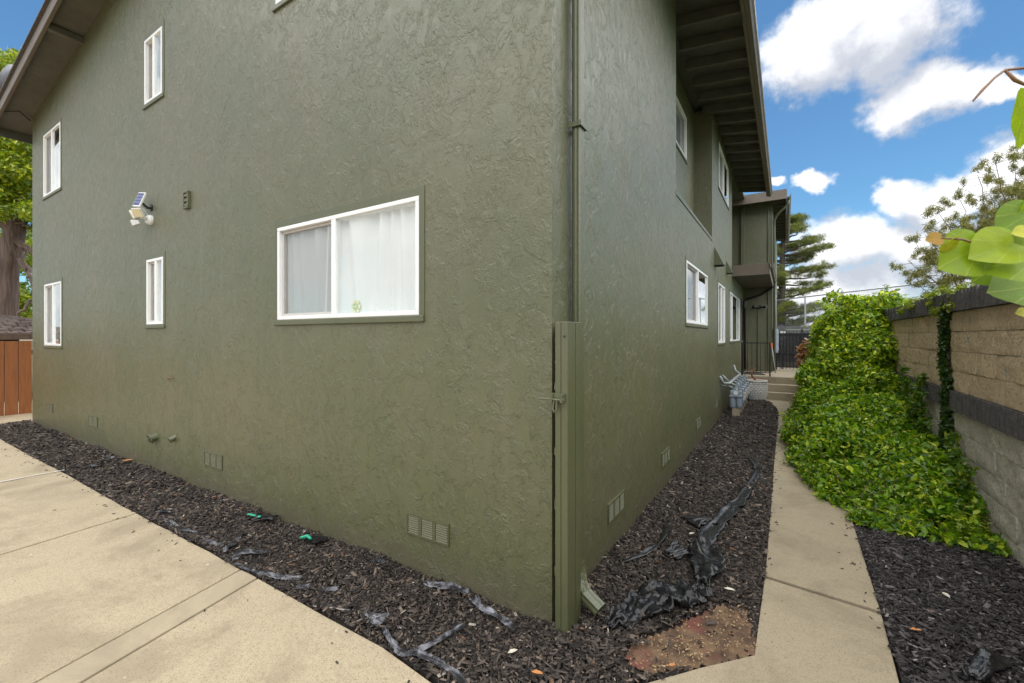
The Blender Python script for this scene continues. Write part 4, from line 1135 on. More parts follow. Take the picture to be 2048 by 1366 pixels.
keep_inv(st_.build('stems', 'twig_bark', gc, recalc=False), gc)
# tall vine hedge
bl = []
for k in range(420):
    y = r0.uniform(6.7, 11.7); z = r0.random()
    top = min(2.42, 1.5+(y-6.6)*.8)-max(0, y-8.8)*.18+.34*mnoise.noise(Vector((y*1.3, 3, 0)))
    xl = lerp_tab(EDGE, y)+.10+(.10 if y < 7.6 else 0)+.10*mnoise.noise(Vector((y*1.7, z*2, 5)))
    ph = r0.random()
    if ph < .62:
        zz = z*top*.90; x = xl+.20+.42*(zz/top)**2.2+r0.uniform(-.05, .15)+max(0, 7.5-y)*.55
    else:
        x = r0.uniform(xl+.35, 3.0); zz = top-.10-.45*max(0, 1-(x-xl-.2)/.7)
    r = r0.uniform(.16, .30)
    bl.append((x, y, max(.12, zz-r*.3), r, r, r*.85))
for k in range(95):
    y = r0.uniform(6.2, 7.9); z = r0.random()**.8*(1.0+(y-6.2)*.85); r = r0.uniform(.12, .26)
    bl.append((r0.uniform(2.15, 2.5)-.10*(1.7-z)*(y > 6.9), y, max(.1, z-r*.2), r, r, r*.85))
for k in range(40):
    y = r0.uniform(7.0, 11.5); r = r0.uniform(.08, .16); bl.append((r0.uniform(1.75, 2.8), y, 2.28-max(0, y-8.6)*.17+r0.uniform(-.05, .14), r, r, r*.8))
hd = empty('vine_hedge', (2.2, 9.2, 0), label='tall dense green vine hedge hanging over the far end of the block wall', cat='hedge')
keep_inv(foliage('foliage', bl, 560, .066, ((.04, .12, .006), (.29, .45, .016), (.56, .64, .04), .28), hd, zmin=.0, up=.8, cull=.5, lo=.4, tilt=.8), hd)
shoots('shoot_leaves', bl, 300, (.08, .32), .055, ((.12, .22, .012), (.28, .38, .025), (.42, .46, .04), .3), hd)
core = MB()
for b in bl[::2]: pass
cg = MB().box(2.45, 2.66, 8.6, 11.4, -.05, 1.5); keep_inv(cg.build('light_block_core', 'twig_bark', hd), hd)  # unseen box added inside the hedge to stop light passing through
# blossoms near the gate end of the hedge
bp = [(1.66+.30*r0.random(), 10.7+.9*r0.random(), 1.25+.55*r0.random(), .04, .04, .04) for k in range(16)]
keep_inv(foliage('blossoms', bp, 1500, .025, ((.62, .58, .55), (.75, .72, .70)), hd, up=.3, cull=.2), hd)
# vine on the wall: ivy column and spray on the cap
iv = empty('climbing_ivy', (2.6, 4.05, 0), label='dark green ivy column climbing the block wall up to the capping', cat='ivy')
bl = []
for k in range(130):
    z = 2.0*k/130+.05; bl.append((2.625, 4.10+.06*math.sin(z*5)+r0.uniform(-.07, .07)*(1.25-.3*z/2), z, .035, .05, .06))
keep_inv(foliage('foliage', bl, 2300, .036, ((.018, .052, .010), (.045, .10, .014), (.09, .15, .012), .12), iv, up=.1, cull=.3, lo=.5, tilt=.6), iv)
keep_inv(MB().tube([(2.635, 4.10, 0), (2.635, 4.16, .6), (2.635, 4.05, 1.2), (2.63, 4.12, 1.9)], .010, 5).build('stem', 'twig_bark', iv), iv)
cs = empty('cap_vine', (2.7, 4.4, 2.1), label='thin yellow-green vine trailing along the top of the wall capping', cat='vine')
bl = []
for k in range(46):
    y = 3.75+2.4*r0.random()**1.3; bl.append((2.58+r0.uniform(-.02, .2), y, 2.13+r0.uniform(-.16, .09)*(1 if y < 5.2 else .6), .05, .08, .04))
keep_inv(foliage('foliage', bl, 1100, .038, ((.10, .17, .012), (.22, .28, .02), (.30, .32, .03), .25), cs, up=.4, cull=.2, lo=.3), cs)
keep_inv(MB().tube([(2.62, 3.9, 2.1), (2.60, 4.4, 2.16), (2.64, 5.2, 2.17), (2.66, 6.1, 2.17)], .005, 4).build('stem', 'twig_bark', cs), cs)
# dried orange shrub
ds = empty('dried_shrub', (1.6, 10.2, 0), label='withered orange-brown shrub on a thin trunk at the foot of the hedge by the steps', cat='shrub')
bl = [(1.56+r0.uniform(-.10, .12), 10.15+r0.uniform(-.12, .12), z, .085, .085, .10) for z in np.linspace(1.0, 1.52, 16)]
bl += [(1.60+r0.uniform(-.05, .05), 10.15, z, .05, .05, .09) for z in np.linspace(.35, 1.0, 8)]
keep_inv(foliage('dead_leaves', bl, 800, .085, ((.36, .15, .06), (.62, .30, .15), (.70, .50, .36), .25), ds, up=-.2, droop=1.2, cull=.2, lo=.3), ds)
keep_inv(MB().tube([(1.62, 10.2, -.02), (1.62, 10.18, .5), (1.58, 10.12, 1.0), (1.56, 10.1, 1.5)], [.03, .025, .02, .01], 6).tube([(1.58, 10.12, 1.0), (1.46, 10.1, 1.3)], [.014, .006], 5).build('trunk', 'dead_twig', ds), ds)

# ------------------------------------------------------------------ trees
def limb(mb, p0, p1, r0_, r1_, wob=.08, n=6, sides=7, rr=r0):
    p0 = Vector(p0); p1 = Vector(p1); L_ = (p1-p0).length; pts = []
    for i in range(n+1):
        t = i/n; w = wob*L_*math.sin(t*PI)
        pts.append(p0.lerp(p1, t)+Vector((rr.uniform(-w, w), rr.uniform(-w, w), rr.uniform(-w, w)*.6)))
    mb.tube(pts, [r0_+(r1_-r0_)*i/n for i in range(n+1)], sides, False); return pts
NEEDLE_V = [(0, 0, 0)]; NEEDLE_F = []
rr = random.Random(3)
nv = []; nf = []
for k in range(7):
    a = k/7*2*PI; d = Vector((.75+.2*rr.random(), .55*math.cos(a), .55*math.sin(a))); s = Vector((0, -d.z, d.y)).normalized()*.045
    i = len(nv); nv += [tuple(-s*.6), tuple(s*.6), tuple(d)]; nf.append((i, i+1, i+2))
# pine behind the building
pn = empty('pine_tree', (.9, 38.8, -.1), label='tall pine with layered flat branches behind the far wing', cat='tree')
tk = MB(); base = Vector((.75, 38.8, -.1)); topz = 11.2
limb(tk, base, (1.0, 38.9, topz), .42, .10, .01, 10, 10)
pads = []
for k in range(92):
    z = 2.4+8.6*(k/91)**.95; a = rr.uniform(0, 2*PI)
    reach = (3.9*(1-((z-4.2)/7.6)**2*.55) if z > 3.4 else 3.0)*rr.uniform(.5, 1.05)*(1.0 if z < 9.6 else .6)
    sx_ = Vector((.85+.15*(z-2)/9, 38.85, z)); ex = sx_+Vector((math.cos(a)*reach, math.sin(a)*reach, reach*rr.uniform(-.02, .22)))
    pts = limb(tk, sx_, ex, .085, .02, .06, 5, 5)
    for t in (.55, .75, .9, 1.0):
        c = sx_.lerp(ex, t)
        for q in range(2):
            o = Vector((rr.uniform(-.5, .5), rr.uniform(-.5, .5), rr.uniform(.02, .22)))
            pads.append((c.x+o.x, c.y+o.y, c.z+o.z, rr.uniform(.25, .5), rr.uniform(.25, .5), rr.uniform(.16, .30)))
keep_inv(tk.build('trunk', 'pine_bark', pn, smooth=True, recalc=False), pn)
keep_inv(foliage('crown', pads, 48, .20, ((.07, .10, .025), (.17, .20, .045), (.28, .29, .06), .25), pn, 'needle', up=.5, droop=-.7, cull=.4, lo=.2, tmpl=(nv, nf)), pn)
# eucalyptus beyond the wall
eu = empty('eucalyptus_tree', (8.4, 25.8, 1.9), label='sparse eucalyptus with drooping leaf clumps rising beyond the block wall', cat='tree')
tk = MB(); cl = []
def eu_pos(px, py, d):
    v = px_dir(px, py)*d; return Vector(CAM)+v
root = Vector((9.2, 24.6, 1.9))
stems = [(1815, 520), (1850, 470), (1880, 430), (1920, 400), (1955, 350), (1990, 390), (2030, 330), (2060, 300), (1900, 500), (1960, 460), (2020, 440), (1990, 320), (2090, 360), (2130, 330), (1835, 570), (2120, 420), (2180, 380)]
for (px, py) in stems:
    d = rr.uniform(18.5, 22.5); e = eu_pos(px, py, d)
    mid = root.lerp(e, .55)+Vector((rr.uniform(-.3, .3), rr.uniform(-.3, .3), -.25))
    r1 = limb(tk, root+Vector((rr.uniform(-.3, .3), rr.uniform(-.3, .3), 0)), mid, .07, .035, .03, 5, 5); limb(tk, mid, e, .035, .010, .05, 5, 4)
    for k in range(22):
        t = rr.uniform(.15, 1.05); c = mid.lerp(e, t)
        o = Vector((rr.uniform(-.75, .75), rr.uniform(-.75, .75), rr.uniform(-.55, .45)))
        c2 = c+o; limb(tk, c, c2, .010, .004, .05, 2, 3)
        cl.append((c2.x, c2.y, c2.z-.05, rr.uniform(.12, .26), rr.uniform(.12, .26), rr.uniform(.14, .30)))
keep_inv(tk.build('trunk', 'twig_bark', eu, smooth=True, recalc=False), eu)
GUM_V = [(0, 0, 0), (.35, .085, .02), (.35, -.085, .02), (1, 0, -.05)]; GUM_F = [(0, 2, 1), (1, 2, 3)]
keep_inv(foliage('crown', cl, 420, .125, ((.11, .125, .03), (.22, .22, .055), (.34, .29, .08), .25), eu, 'leaf', up=0, droop=1.3, tilt=1.0, cull=.2, lo=.2, tmpl=(GUM_V, GUM_F)), eu)
# cypress behind the fence on the left
cy = empty('cypress_tree', (-19.7, 1.1, -.1), label='big old cypress with thick furrowed trunk behind the wooden fence', cat='tree')
tk = MB(); cbl = []
def cy_pos(px, py, d): return Vector(CAM)+px_dir(px, py)*d
b0 = cy_pos(2, 760, 14.0); b0.z = -.1
pts = [b0, cy_pos(6, 640, 14.0), cy_pos(12, 540, 14.0), cy_pos(28, 470, 14.0), cy_pos(40, 400, 14.1), cy_pos(20, 330, 14.2), cy_pos(5, 200, 14.3)]
tk.tube(pts, [.42, .34, .29, .26, .22, .17, .12], 18, False)
for (a, b, r_) in (((40, 520), (75, 560), .09), ((35, 470), (-40, 400), .18), ((30, 480), (80, 515), .10), ((40, 420), (70, 395), .09), ((20, 440), (62, 455), .05), ((30, 430), (10, 405), .05), ((25, 450), (66, 600), .06), ((40, 400), (55, 420), .03), ((20, 405), (50, 440), .03), ((5, 415), (40, 398), .03), ((60, 600), (20, 660), .05)):
    limb(tk, cy_pos(*a, 14.0), cy_pos(*b, 13.6), r_, r_*.4, .08, 6, 7)
keep_inv(tk.build('trunk', 'cypress_bark', cy, smooth=True, recalc=False), cy)
for k in range(330):
    px = rr.uniform(-160, 120); py = rr.uniform(120, 430)
    if py > 395 and rr.random() < .6: continue
    d = rr.uniform(12.2, 14.4); c = cy_pos(px, py, d); r = rr.uniform(.22, .46); cbl.append((c.x, c.y, c.z, r, r, r*.62))
for k in range(130):
    px = rr.uniform(-140, 120); py = rr.uniform(455, 645); d = rr.uniform(15.5, 18.5); c = cy_pos(px, py, d); r = rr.uniform(.25, .45); cbl.append((c.x, c.y, c.z, r, r, r*.6))
for k in range(14):
    c = cy_pos(rr.uniform(48, 90), rr.uniform(415, 460), 14.2); cbl.append((c.x, c.y, c.z, .2, .2, .16))
SPRIG_V = [(0, 0, 0), (.5, .16, .03), (.45, -.14, .02), (1.0, .03, .0), (.75, .34, .05), (.72, -.32, .05)]
SPRIG_F = [(0, 2, 1), (1, 2, 3), (0, 1, 4), (0, 5, 2)]
keep_inv(foliage('crown', cbl, 190, .13, ((.09, .16, .008), (.27, .36, .012), (.42, .46, .02), .3), cy, 'leaf', up=.9, droop=-.1, tilt=.55, cull=.5, lo=.55, tmpl=(SPRIG_V, SPRIG_F)), cy)

# ------------------------------------------------------------------ near redbud branches at the right edge
def heart(n=22):
    pts = []
    for k in range(n):
        t = 2*PI*k/n; r = 1.0
        x = math.sin(t); y = -math.cos(t)
        w = .92-.10*y; yy = y*.90
        if y < -.55: yy += .30*max(0, 1-abs(x)/.42)      # notch at the stalk
        if y > .75: yy += .16*max(0, 1-abs(x)/.35)       # tip
        pts.append((x*w*.5, (yy+.72)*.5))
    return pts
def big_leaf_obj(c, tipdir, nrm, size, col, par, cup=.10):
    tipdir = Vector(tipdir).normalized(); nrm = Vector(nrm); nrm = (nrm-tipdir*nrm.dot(tipdir)).normalized(); sx_ = tipdir.cross(nrm)
    rim = heart(); V = [(0, .36, 0)]; UV = [(0, .36)]; Fc = []
    for ring in (.5, 1.0):
        for (x, y) in rim:
            X, Y = x*ring, .36+(y-.36)*ring
            V.append((X, Y, cup*abs(X)*1.2-.10*(Y-.3)**2+.02*math.sin(X*9+Y*7))); UV.append((X, Y))
    n = len(rim)
    for k in range(n):
        k2 = (k+1) % n
        Fc.append((0, 1+k, 1+k2)); Fc.append((1+k, 1+n+k, 1+n+k2, 1+k2))
    m = MB(lambda p: Vector(c)+(sx_*p[0]+tipdir*p[1]+nrm*p[2])*size)
    m.add(V, Fc); o = m.build('leaf', 'redbud_leaf', par, smooth=True, recalc=False)
    me = o.data; ul = me.uv_layers.new(name='UVMap')
    for lp in me.loops: ul.data[lp.index].uv = UV[lp.vertex_index]
    at = me.attributes.new('Col', 'FLOAT_COLOR', 'POINT')
    for i in range(len(me.vertices)):
        at.data[i].color = (*[cc*(1+.08*math.sin(i*1.3)) for cc in col], 1)
    keep_inv(o, par); return o
def near(px, py, d): return Vector(CAM)+px_dir(px, py)*d
RT = Vector((math.cos(YAW), math.sin(YAW), 0)); FW = Vector((-math.sin(YAW), math.cos(YAW), 0)); UPV = Vector((0, 0, 1))
def dirv(r, u, f=0.0): return RT*r+UPV*u+FW*f
rb = empty('redbud_branch', near(2060, 520, .62), label='near branch with large round lime green leaves at the right edge above the wall', cat='branch')
lime = (.24, .36, .008); lime2 = (.32, .42, .010); deep = (.15, .26, .010)
big_leaf_obj(near(1962, 490, .62), dirv(-.88, -.47, -.05), dirv(.10, .30, -.93), .080, lime, rb, .12)
big_leaf_obj(near(2034, 484, .60), dirv(-.86, -.30, .1), dirv(.05, .50, -.80), .070, lime2, rb, .22)
big_leaf_obj(near(2078, 512, .60), dirv(-.90, -.20, .1), dirv(-.10, .45, -.85), .086, lime, rb, .14)
big_leaf_obj(near(2085, 572, .63), dirv(-.95, -.10, .1), dirv(.1, .5, -.85), .080, deep, rb)
big_leaf_obj(near(2074, 420, .60), dirv(-.70, -.45, .15), dirv(-.35, .25, -.9), .062, deep, rb)
big_leaf_obj(near(2044, 402, .61), dirv(-.25, -.9, .15), dirv(.8, .1, -.5), .030, lime, rb)
big_leaf_obj(near(2000, 528, .66), dirv(-.75, -.55, .1), dirv(0, .3, -.9), .052, deep, rb)  # darker colour carries the shade of the leaves in front
big_leaf_obj(near(1884, 476, .61), dirv(-.9, -.10, .1), dirv(.2, .4, -.85), .024, (.40, .20, .02), rb)
big_leaf_obj(near(1918, 470, .61), dirv(-.80, -.60, .1), dirv(.75, -.2, -.6), .036, (.34, .34, .02), rb, .3)
big_leaf_obj(near(2064, 628, .64), dirv(-.9, .05, .1), dirv(.1, .6, -.8), .024, (.60, .54, .01), rb)
big_leaf_obj(near(2078, 470, .58), dirv(-.8, .1, .1), dirv(.1, .6, -.8), .036, (.50, .48, .01), rb)
keep_inv(MB().tube([near(1884, 476, .61), near(1925, 479, .61), near(1962, 490, .62), near(2050, 492, .61), near(2130, 470, .62), near(2300, 380, .64)], [.0012, .0015, .0018, .002, .003, .005], 6).build('twig', 'red_stem', rb, smooth=True), rb)
rb2 = empty('redbud_twig', near(2060, 150, .60), label='thin reddish twig with a hanging leaf at the upper right edge against the clouds', cat='branch')
keep_inv(MB().tube([near(2120, 150, .60), near(2048, 136, .60), near(2010, 140, .60), near(1990, 155, .60), near(1965, 180, .60), near(1946, 202, .60)], [.003, .002, .0018, .0016, .0022, .0012], 6)
         .tube([near(2010, 141, .60), near(2030, 160, .60), near(2055, 172, .60)], [.0016, .0026, .0016], 6).build('twig', 'red_stem', rb2, smooth=True), rb2)
big_leaf_obj(near(2056, 168, .60), dirv(-.02, -1, .05), dirv(.90, .1, -.45), .098, lime, rb2, .10)
# ================================================================== MULCH
def in_poly(p, poly):
    x, y = p[:, 0], p[:, 1]; ins = np.zeros(len(p), bool); n = len(poly)
    for i in range(n):
        x0, y0 = poly[i]; x1, y1 = poly[(i+1) % n]
        c = ((y0 > y) != (y1 > y)) & (x < (x1-x0)*(y-y0)/(y1-y0+1e-12)+x0); ins ^= c
    return ins
SOIL = [(.42, .05), (.56, .30), (.70, .52), (.83, .80), (.97, .80), (1.04, .45), (1.03, .34), (.80, .10), (.60, -.08), (.46, -.10)]
CHIP_V = [(-.5, -.32, -.5), (.42, -.5, -.5), (.5, .30, -.5), (-.42, .5, -.5), (-.46, -.28, .5), (.38, -.42, .35), (.44, .24, .5), (-.36, .44, .3)]
CHIP_F = [(4, 5, 6, 7), (0, 1, 5, 4), (1, 2, 6, 5), (2, 3, 7, 6), (3, 0, 4, 7)]
def mound(x, y): return .012*np.sin(x*3.1+y*1.7)+.010*np.sin(x*7.3-y*5.1)
def mulch(name, poly, label, dens_near, dens_far, split, greyish=0.0):
    poly_a = np.array(poly); lo, hi = poly_a.min(0), poly_a.max(0); area = (hi-lo).prod()
    n = int(area*dens_near); p = rng.uniform(lo, hi, (n, 2)); p = p[in_poly(p, poly)]
    dist = np.linalg.norm(p-np.array(CAM[:2]), axis=1)
    prob = np.clip(1-(dist-split[0])/(split[1]-split[0]), dens_far/dens_near, 1); keep = rng.random(len(p)) < prob; p = p[keep]; dist = dist[keep]
    ins = in_poly(p, SOIL); cs_ = np.array([mnoise.noise(Vector((a*4.5, b*4.5, 3))) for a, b in p]); k2 = ~ins | (rng.random(len(p)) < np.clip(.05+.75*(cs_-.12), .04, .5)); p = p[k2]; dist = dist[k2]
    n = len(p); big_ = np.clip(dist/split[0], 1, 1.7)
    z = mound(p[:, 0], p[:, 1])+rng.uniform(-.012, .016, n)
    pos = np.stack([p[:, 0], p[:, 1], z], 1)
    nn = np.stack([rng.normal(0, .33, n), rng.normal(0, .33, n), np.ones(n)], 1)
    ang = rng.uniform(0, 2*PI, n); ax = np.stack([np.cos(ang), np.sin(ang), rng.normal(0, .15, n)], 1)
    ln = rng.gamma(4, .0070, n)*big_; ln = np.clip(ln, .010, .095)
    wd = np.clip(ln*rng.uniform(.16, .48, n), .004, .024*1.4); th = rng.uniform(.002, .006, n)
    t = rng.random((n, 1))**1.7
    c = np.array((.014, .0115, .010))*(1-t)+np.array((.098, .077, .063))*t
    k = rng.random(n) < .10; c[k] = np.array((.15, .115, .09))*rng.uniform(.6, 1.3, (k.sum(), 1))
    k = rng.random(n) < .006; c[k] = np.array((.20, .10, .05))*rng.uniform(.7, 1.2, (k.sum(), 1))
    k = rng.random(n) < .012; c[k] = np.array((.36, .31, .26))*rng.uniform(.6, 1.1, (k.sum(), 1))
    if greyish: c = c*(1-greyish)+c.mean(1, keepdims=True)*np.array((.85, .85, .95))*greyish
    o = scatter(name, CHIP_V, CHIP_F, pos, ax, nn, np.stack([ln, wd, th], 1), c, 'bark_chip')
    tag(o, label, 'mulch', kind='stuff')
    base = MB(); base.prism([(x, y) for x, y in poly], -.11, -.022)
    b = base.build('soil_bed', 'mulch_soil', o); return o
xs_e = np.linspace(-11.75, -.29, 40)
edge_l = [(float(x), edge_y(float(x))+.006) for x in xs_e]
mulch('bark_mulch', [(-11.74, -.30)]+edge_l[1:]+[(-.29, -.70), (.06, -.735), (.547, -.195), (.80, .105), (1.028, .355), (1.03, .8), (.003, .8), (.003, -.003), (-11.72, -.003)], 'dark bark mulch bed along the green end wall and round its corner', 8200, 2600, (4.2, 8.5))
mulch('bark_mulch', [(.003, .8), (1.03, .8), (1.046, 1.25), (1.043, 2.8), (1.036, 4.2), (1.032, 7.2), (1.034, 8.6), (1.025, 9.2), (.985, 9.8), (.89, 10.4), (.77, 10.9), (.67, 11.3), (.66, 11.9), (.003, 11.9)], 'dark bark mulch bed between the side wall and the path', 6600, 2000, (4.2, 8.5))
mulch('bark_mulch', [(1.66, .2), (1.676, 1.16), (1.70, 2.85), (1.73, 4.3), (2.66, 4.3), (2.66, -1.6), (1.60, -1.6)], 'black bark mulch bed at the foot of the block wall', 6600, 3000, (4.2, 8.5), .55)
# chips kicked onto the concrete
def spill(label, pts_fn, n):
    P_ = np.array([pts_fn() for _ in range(n)]); pos = np.concatenate([P_, np.full((n, 1), TOP+.006)], 1)
    ang = rng.uniform(0, 2*PI, n); ln = rng.uniform(.008, .035, n)
    o = scatter('spilled_chips', CHIP_V, CHIP_F, pos, np.stack([np.cos(ang), np.sin(ang), np.zeros(n)], 1), np.stack([rng.normal(0, .15, n), rng.normal(0, .15, n), np.ones(n)], 1),
                np.stack([ln, ln*rng.uniform(.2, .5, n), np.full(n, .004)], 1), np.array((.05, .038, .03))*rng.uniform(.4, 2.2, (n, 1)), 'bark_chip')
    tag(o, label, 'bark chips', kind='stuff')
def sp1():
    x = random.uniform(-9, -.2); return (x, edge_y(x)-abs(random.gauss(0, .10))-.004)
def sp2():
    y = random.uniform(.4, 7.5); return (1.05+abs(random.gauss(0, .05)), y)
def sp3():
    y = random.uniform(.2, 3.2); return (1.66-abs(random.gauss(0, .06)), y)
spill('loose bark chips strewn on the driveway edge', sp1, 70); spill('loose bark chips on the house side of the path', sp2, 45); spill('loose bark chips on the wall side of the path', sp3, 22)
# bare patch
bs = MB(); n = 26; vs = []; 
SP = np.array(SOIL); cen = SP.mean(0)
g_ = 24; V = []; Fq = []
for j in range(g_+1):
    for i in range(g_+1):
        x = .36+.70*i/g_; y = -.16+1.02*j/g_
        V.append((x, y, -.012+.012*mnoise.noise(Vector((x*6, y*6, 0)))+.006*mnoise.noise(Vector((x*22, y*22, 4)))))
for j in range(g_):
    for i in range(g_):
        cx_, cy_ = V[j*(g_+1)+i][:2]
        if in_poly(np.array([[cx_+.015, cy_+.02]]), [(a+(a-cen[0])*.10, b+(b-cen[1])*.10) for a, b in SOIL])[0] and cy_ > -.72+1.16*(cx_-.06)-.02+.0 or False:
            pass
        if in_poly(np.array([[cx_+.015, cy_+.02]]), [(float(a-(a-cen[0])*.04), float(b-(b-cen[1])*.04)) for a, b in SOIL])[0]:
            Fq.append((j*(g_+1)+i, j*(g_+1)+i+1, (j+1)*(g_+1)+i+1, (j+1)*(g_+1)+i))
so = bs.add(V, Fq).build('bare_soil', 'bare_soil', smooth=True, recalc=False); tag(so, kind='structure')
n = 900; p = rng.uniform((.40, -.12), (1.05, .9), (n*3, 2)); p = p[in_poly(p, SOIL)][:n]; n = len(p)
wt = np.array([mnoise.noise(Vector((a*5, b*5, 9))) for a, b in p]); kk = wt > rng.uniform(-.5, .5, n)*1.0-.05; p = p[kk]; n = len(p)
pos = np.stack([p[:, 0], p[:, 1], np.full(n, .001)+rng.uniform(-.002, .006, n)], 1)
tt = rng.random((n, 1)); cc = np.array((.20, .12, .06))*(1-tt)+np.array((.50, .36, .20))*tt
ang = rng.uniform(0, 2*PI, n)
sz = rng.uniform(.003, .010, n)
o = scatter('wood_crumbs', CHIP_V, CHIP_F, pos, np.stack([np.cos(ang), np.sin(ang), np.zeros(n)], 1), np.stack([rng.normal(0, .3, n), rng.normal(0, .3, n), np.ones(n)], 1),
            np.stack([sz*1.4, sz*.7, sz*.5], 1), cc, 'bark_chip'); tag(o, 'pale wood crumbs scattered on the bare reddish soil patch', 'wood crumbs', kind='stuff')

# ================================================================== TORN PLASTIC SHEETING
def ribbon(path, widths, amp=.02, lift=.02, cross=7, per=14, seed=0, fold=2.2):
    """crumpled strip of sheet lying on the ground along path"""
    P_ = [Vector((x, y, 0)) for x, y in path]; pts = []; ws = []
    for i in range(len(P_)-1):
        a = P_[max(i-1, 0)]; b = P_[i]; c = P_[i+1]; d = P_[min(i+2, len(P_)-1)]
        for k in range(per):
            t = k/per
            pts.append(.5*((2*b)+(-a+c)*t+(2*a-5*b+4*c-d)*t*t+(-a+3*b-3*c+d)*t**3)); ws.append(widths[i]+(widths[i+1]-widths[i])*t)
    pts.append(P_[-1]); ws.append(widths[-1]); m = MB(); V = []; n = len(pts)
    for i, p in enumerate(pts):
        dd = (pts[min(i+1, n-1)]-pts[max(i-1, 0)]).normalized(); s = Vector((-dd.y, dd.x, 0))
        for j in range(cross+1):
            u = (j/cross-.5)*2; w = ws[i]*(1+.55*mnoise.noise(Vector((i*.28, seed*7, 1))))
            q = p+s*(u*w*.5)+dd*(.02*mnoise.noise(Vector((j*.8, i*.3, seed))))
            rid = abs(mnoise.noise(Vector((u*fold+seed*3+.3*math.sin(i*.15), i*.05, 2+seed))))
            big_ = mnoise.noise(Vector((i*.13, seed*5+u*.6, 7)))
            z = lift+amp*(1.6*rid+.8*big_)+amp*.12*mnoise.noise(Vector((q.x*30, q.y*30, seed)))
            V.append((q.x, q.y, max(.014, z+float(mound(q.x, q.y))*.6)))
    F_ = [(i*(cross+1)+j, i*(cross+1)+j+1, (i+1)*(cross+1)+j+1, (i+1)*(cross+1)+j) for i in range(n-1) for j in range(cross)]
    return m.add(V, F_)
def scrap(path, widths, label, m='grey_sheeting', name='plastic_scrap', **kw):
    if m == 'grey_sheeting': widths = [w*.8 for w in widths]; kw['lift'] = .010; kw['amp'] = kw.get('amp', .02)*.8; kw['fold'] = 4.5; kw['cross'] = 9
    o = ribbon(path, widths, **kw).build(name, m, smooth=True, recalc=False)
    md = o.modifiers.new('thickness', 'SOLIDIFY'); md.thickness = .0012
    return tag(o, label, 'plastic sheet', 'torn plastic sheeting in the mulch')
scrap([(.74, 4.55), (.83, 4.25), (.87, 3.75), (.80, 2.9), (.70, 2.30), (.62, 1.72), (.63, 1.45)], [.08, .07, .07, .11, .14, .15, .07], 'long black plastic strip trailing along the mulch towards the meters', 'black_sheeting', 'plastic_strip', amp=.022, lift=.02, seed=1)
scrap([(.59, 1.46), (.66, 1.28), (.69, 1.10), (.70, .93), (.69, .85)], [.17, .25, .22, .12, .05], 'crumpled black plastic pouch between the long strip and the folded sheet', 'black_sheeting', 'plastic_pouch', amp=.045, lift=.03, seed=2, cross=10, fold=1.5)
scrap([(.30, .10), (.38, .25), (.46, .45), (.56, .62), (.66, .74), (.72, .84)], [.05, .16, .26, .30, .24, .08], 'folded black plastic sheet lying by the downspout outlet and bare soil', 'black_sheeting', 'plastic_sheet', amp=.05, lift=.025, seed=3, cross=16, per=20, fold=3.2)
scrap([(.42, 1.92), (.60, 2.06)], [.26, .16], 'pleated black plastic scrap half buried in mulch nearer the far foundation vent', 'black_sheeting', amp=.035, lift=.012, seed=4, cross=18, fold=5)
scrap([(.42, 1.18), (.50, 1.36)], [.12, .18], 'small pleated black plastic scrap between the wall and the pouch', 'black_sheeting', amp=.035, lift=.012, seed=5, cross=14, fold=5)
scrap([(.27, 1.75), (.31, 1.45), (.26, 1.10), (.14, .85)], [.04, .05, .04, .025], 'thin twisted black plastic strip beside the nearest side wall vent', 'black_sheeting', amp=.025, lift=.02, seed=6, cross=4)
scrap([(-3.66, -.60), (-3.35, -.62), (-3.10, -.57), (-2.85, -.60), (-2.66, -.575)], [.05, .06, .04, .06, .05], 'long wavy grey plastic ribbon along the edge of the driveway slab', amp=.022, lift=.02, seed=7, cross=4)
scrap([(-2.55, -.62), (-2.64, -.50), (-2.77, -.38)], [.06, .09, .05], 'grey plastic flap standing above the wavy ribbon', amp=.035, lift=.03, seed=8)
scrap([(-2.36, -.63), (-2.42, -.54), (-2.27, -.44)], [.05, .09, .04], 'dark folded plastic piece at the end of the smooth concrete joint', amp=.035, lift=.03, seed=9)
scrap([(-2.30, -.66), (-2.10, -.64), (-1.85, -.60), (-1.68, -.52)], [.04, .04, .05, .03], 'thin pale plastic ribbon next to the corner of the large slab', amp=.02, lift=.02, seed=10, cross=4)
scrap([(-.99, -.56), (-.84, -.53)], [.10, .14], 'square grey plastic flap near the driveway edge', amp=.02, lift=.03, seed=11)
scrap([(-.80, -.57), (-.66, -.63), (-.55, -.655), (-.49, -.57), (-.46, -.45), (-.42, -.30)], [.03, .04, .06, .05, .05, .05], 'curling grey plastic strip pointing from the slab edge to the wall', amp=.022, lift=.02, seed=12, cross=5)
scrap([(-.52, -.62), (-.40, -.605), (-.25, -.615), (-.10, -.66)], [.06, .05, .04, .04], 'grey plastic strip running off the lower edge of the picture', amp=.022, lift=.02, seed=13, cross=5)
scrap([(-.92, -.10), (-.76, -.07), (-.60, -.03)], [.06, .09, .06], 'pale crumpled plastic along the wall foot under the large vent', amp=.03, lift=.02, seed=14)
scrap([(-.53, -.06), (-.42, -.12), (-.28, -.13), (-.15, -.18)], [.08, .05, .05, .08], 'translucent grey plastic strip close to the gate post', amp=.03, lift=.02, seed=15)
scrap([(-1.45, -.14), (-1.36, -.05)], [.03, .07], 'grey plastic cone shape by the wall left of the large vent', amp=.03, lift=.02, seed=16)
scrap([(-2.20, -.14), (-2.02, -.10)], [.09, .13], 'black plastic tangle with a green end at the wall foot', 'black_sheeting', amp=.04, lift=.02, seed=17)
tag(MB().tube([(-2.24, -.17, .03), (-2.18, -.15, .05), (-2.12, -.16, .045)], [.012, .014, .010], 6).build('green_tape', 'green_plastic'), 'bright green plastic end on the black tangle by the wall', 'tape')
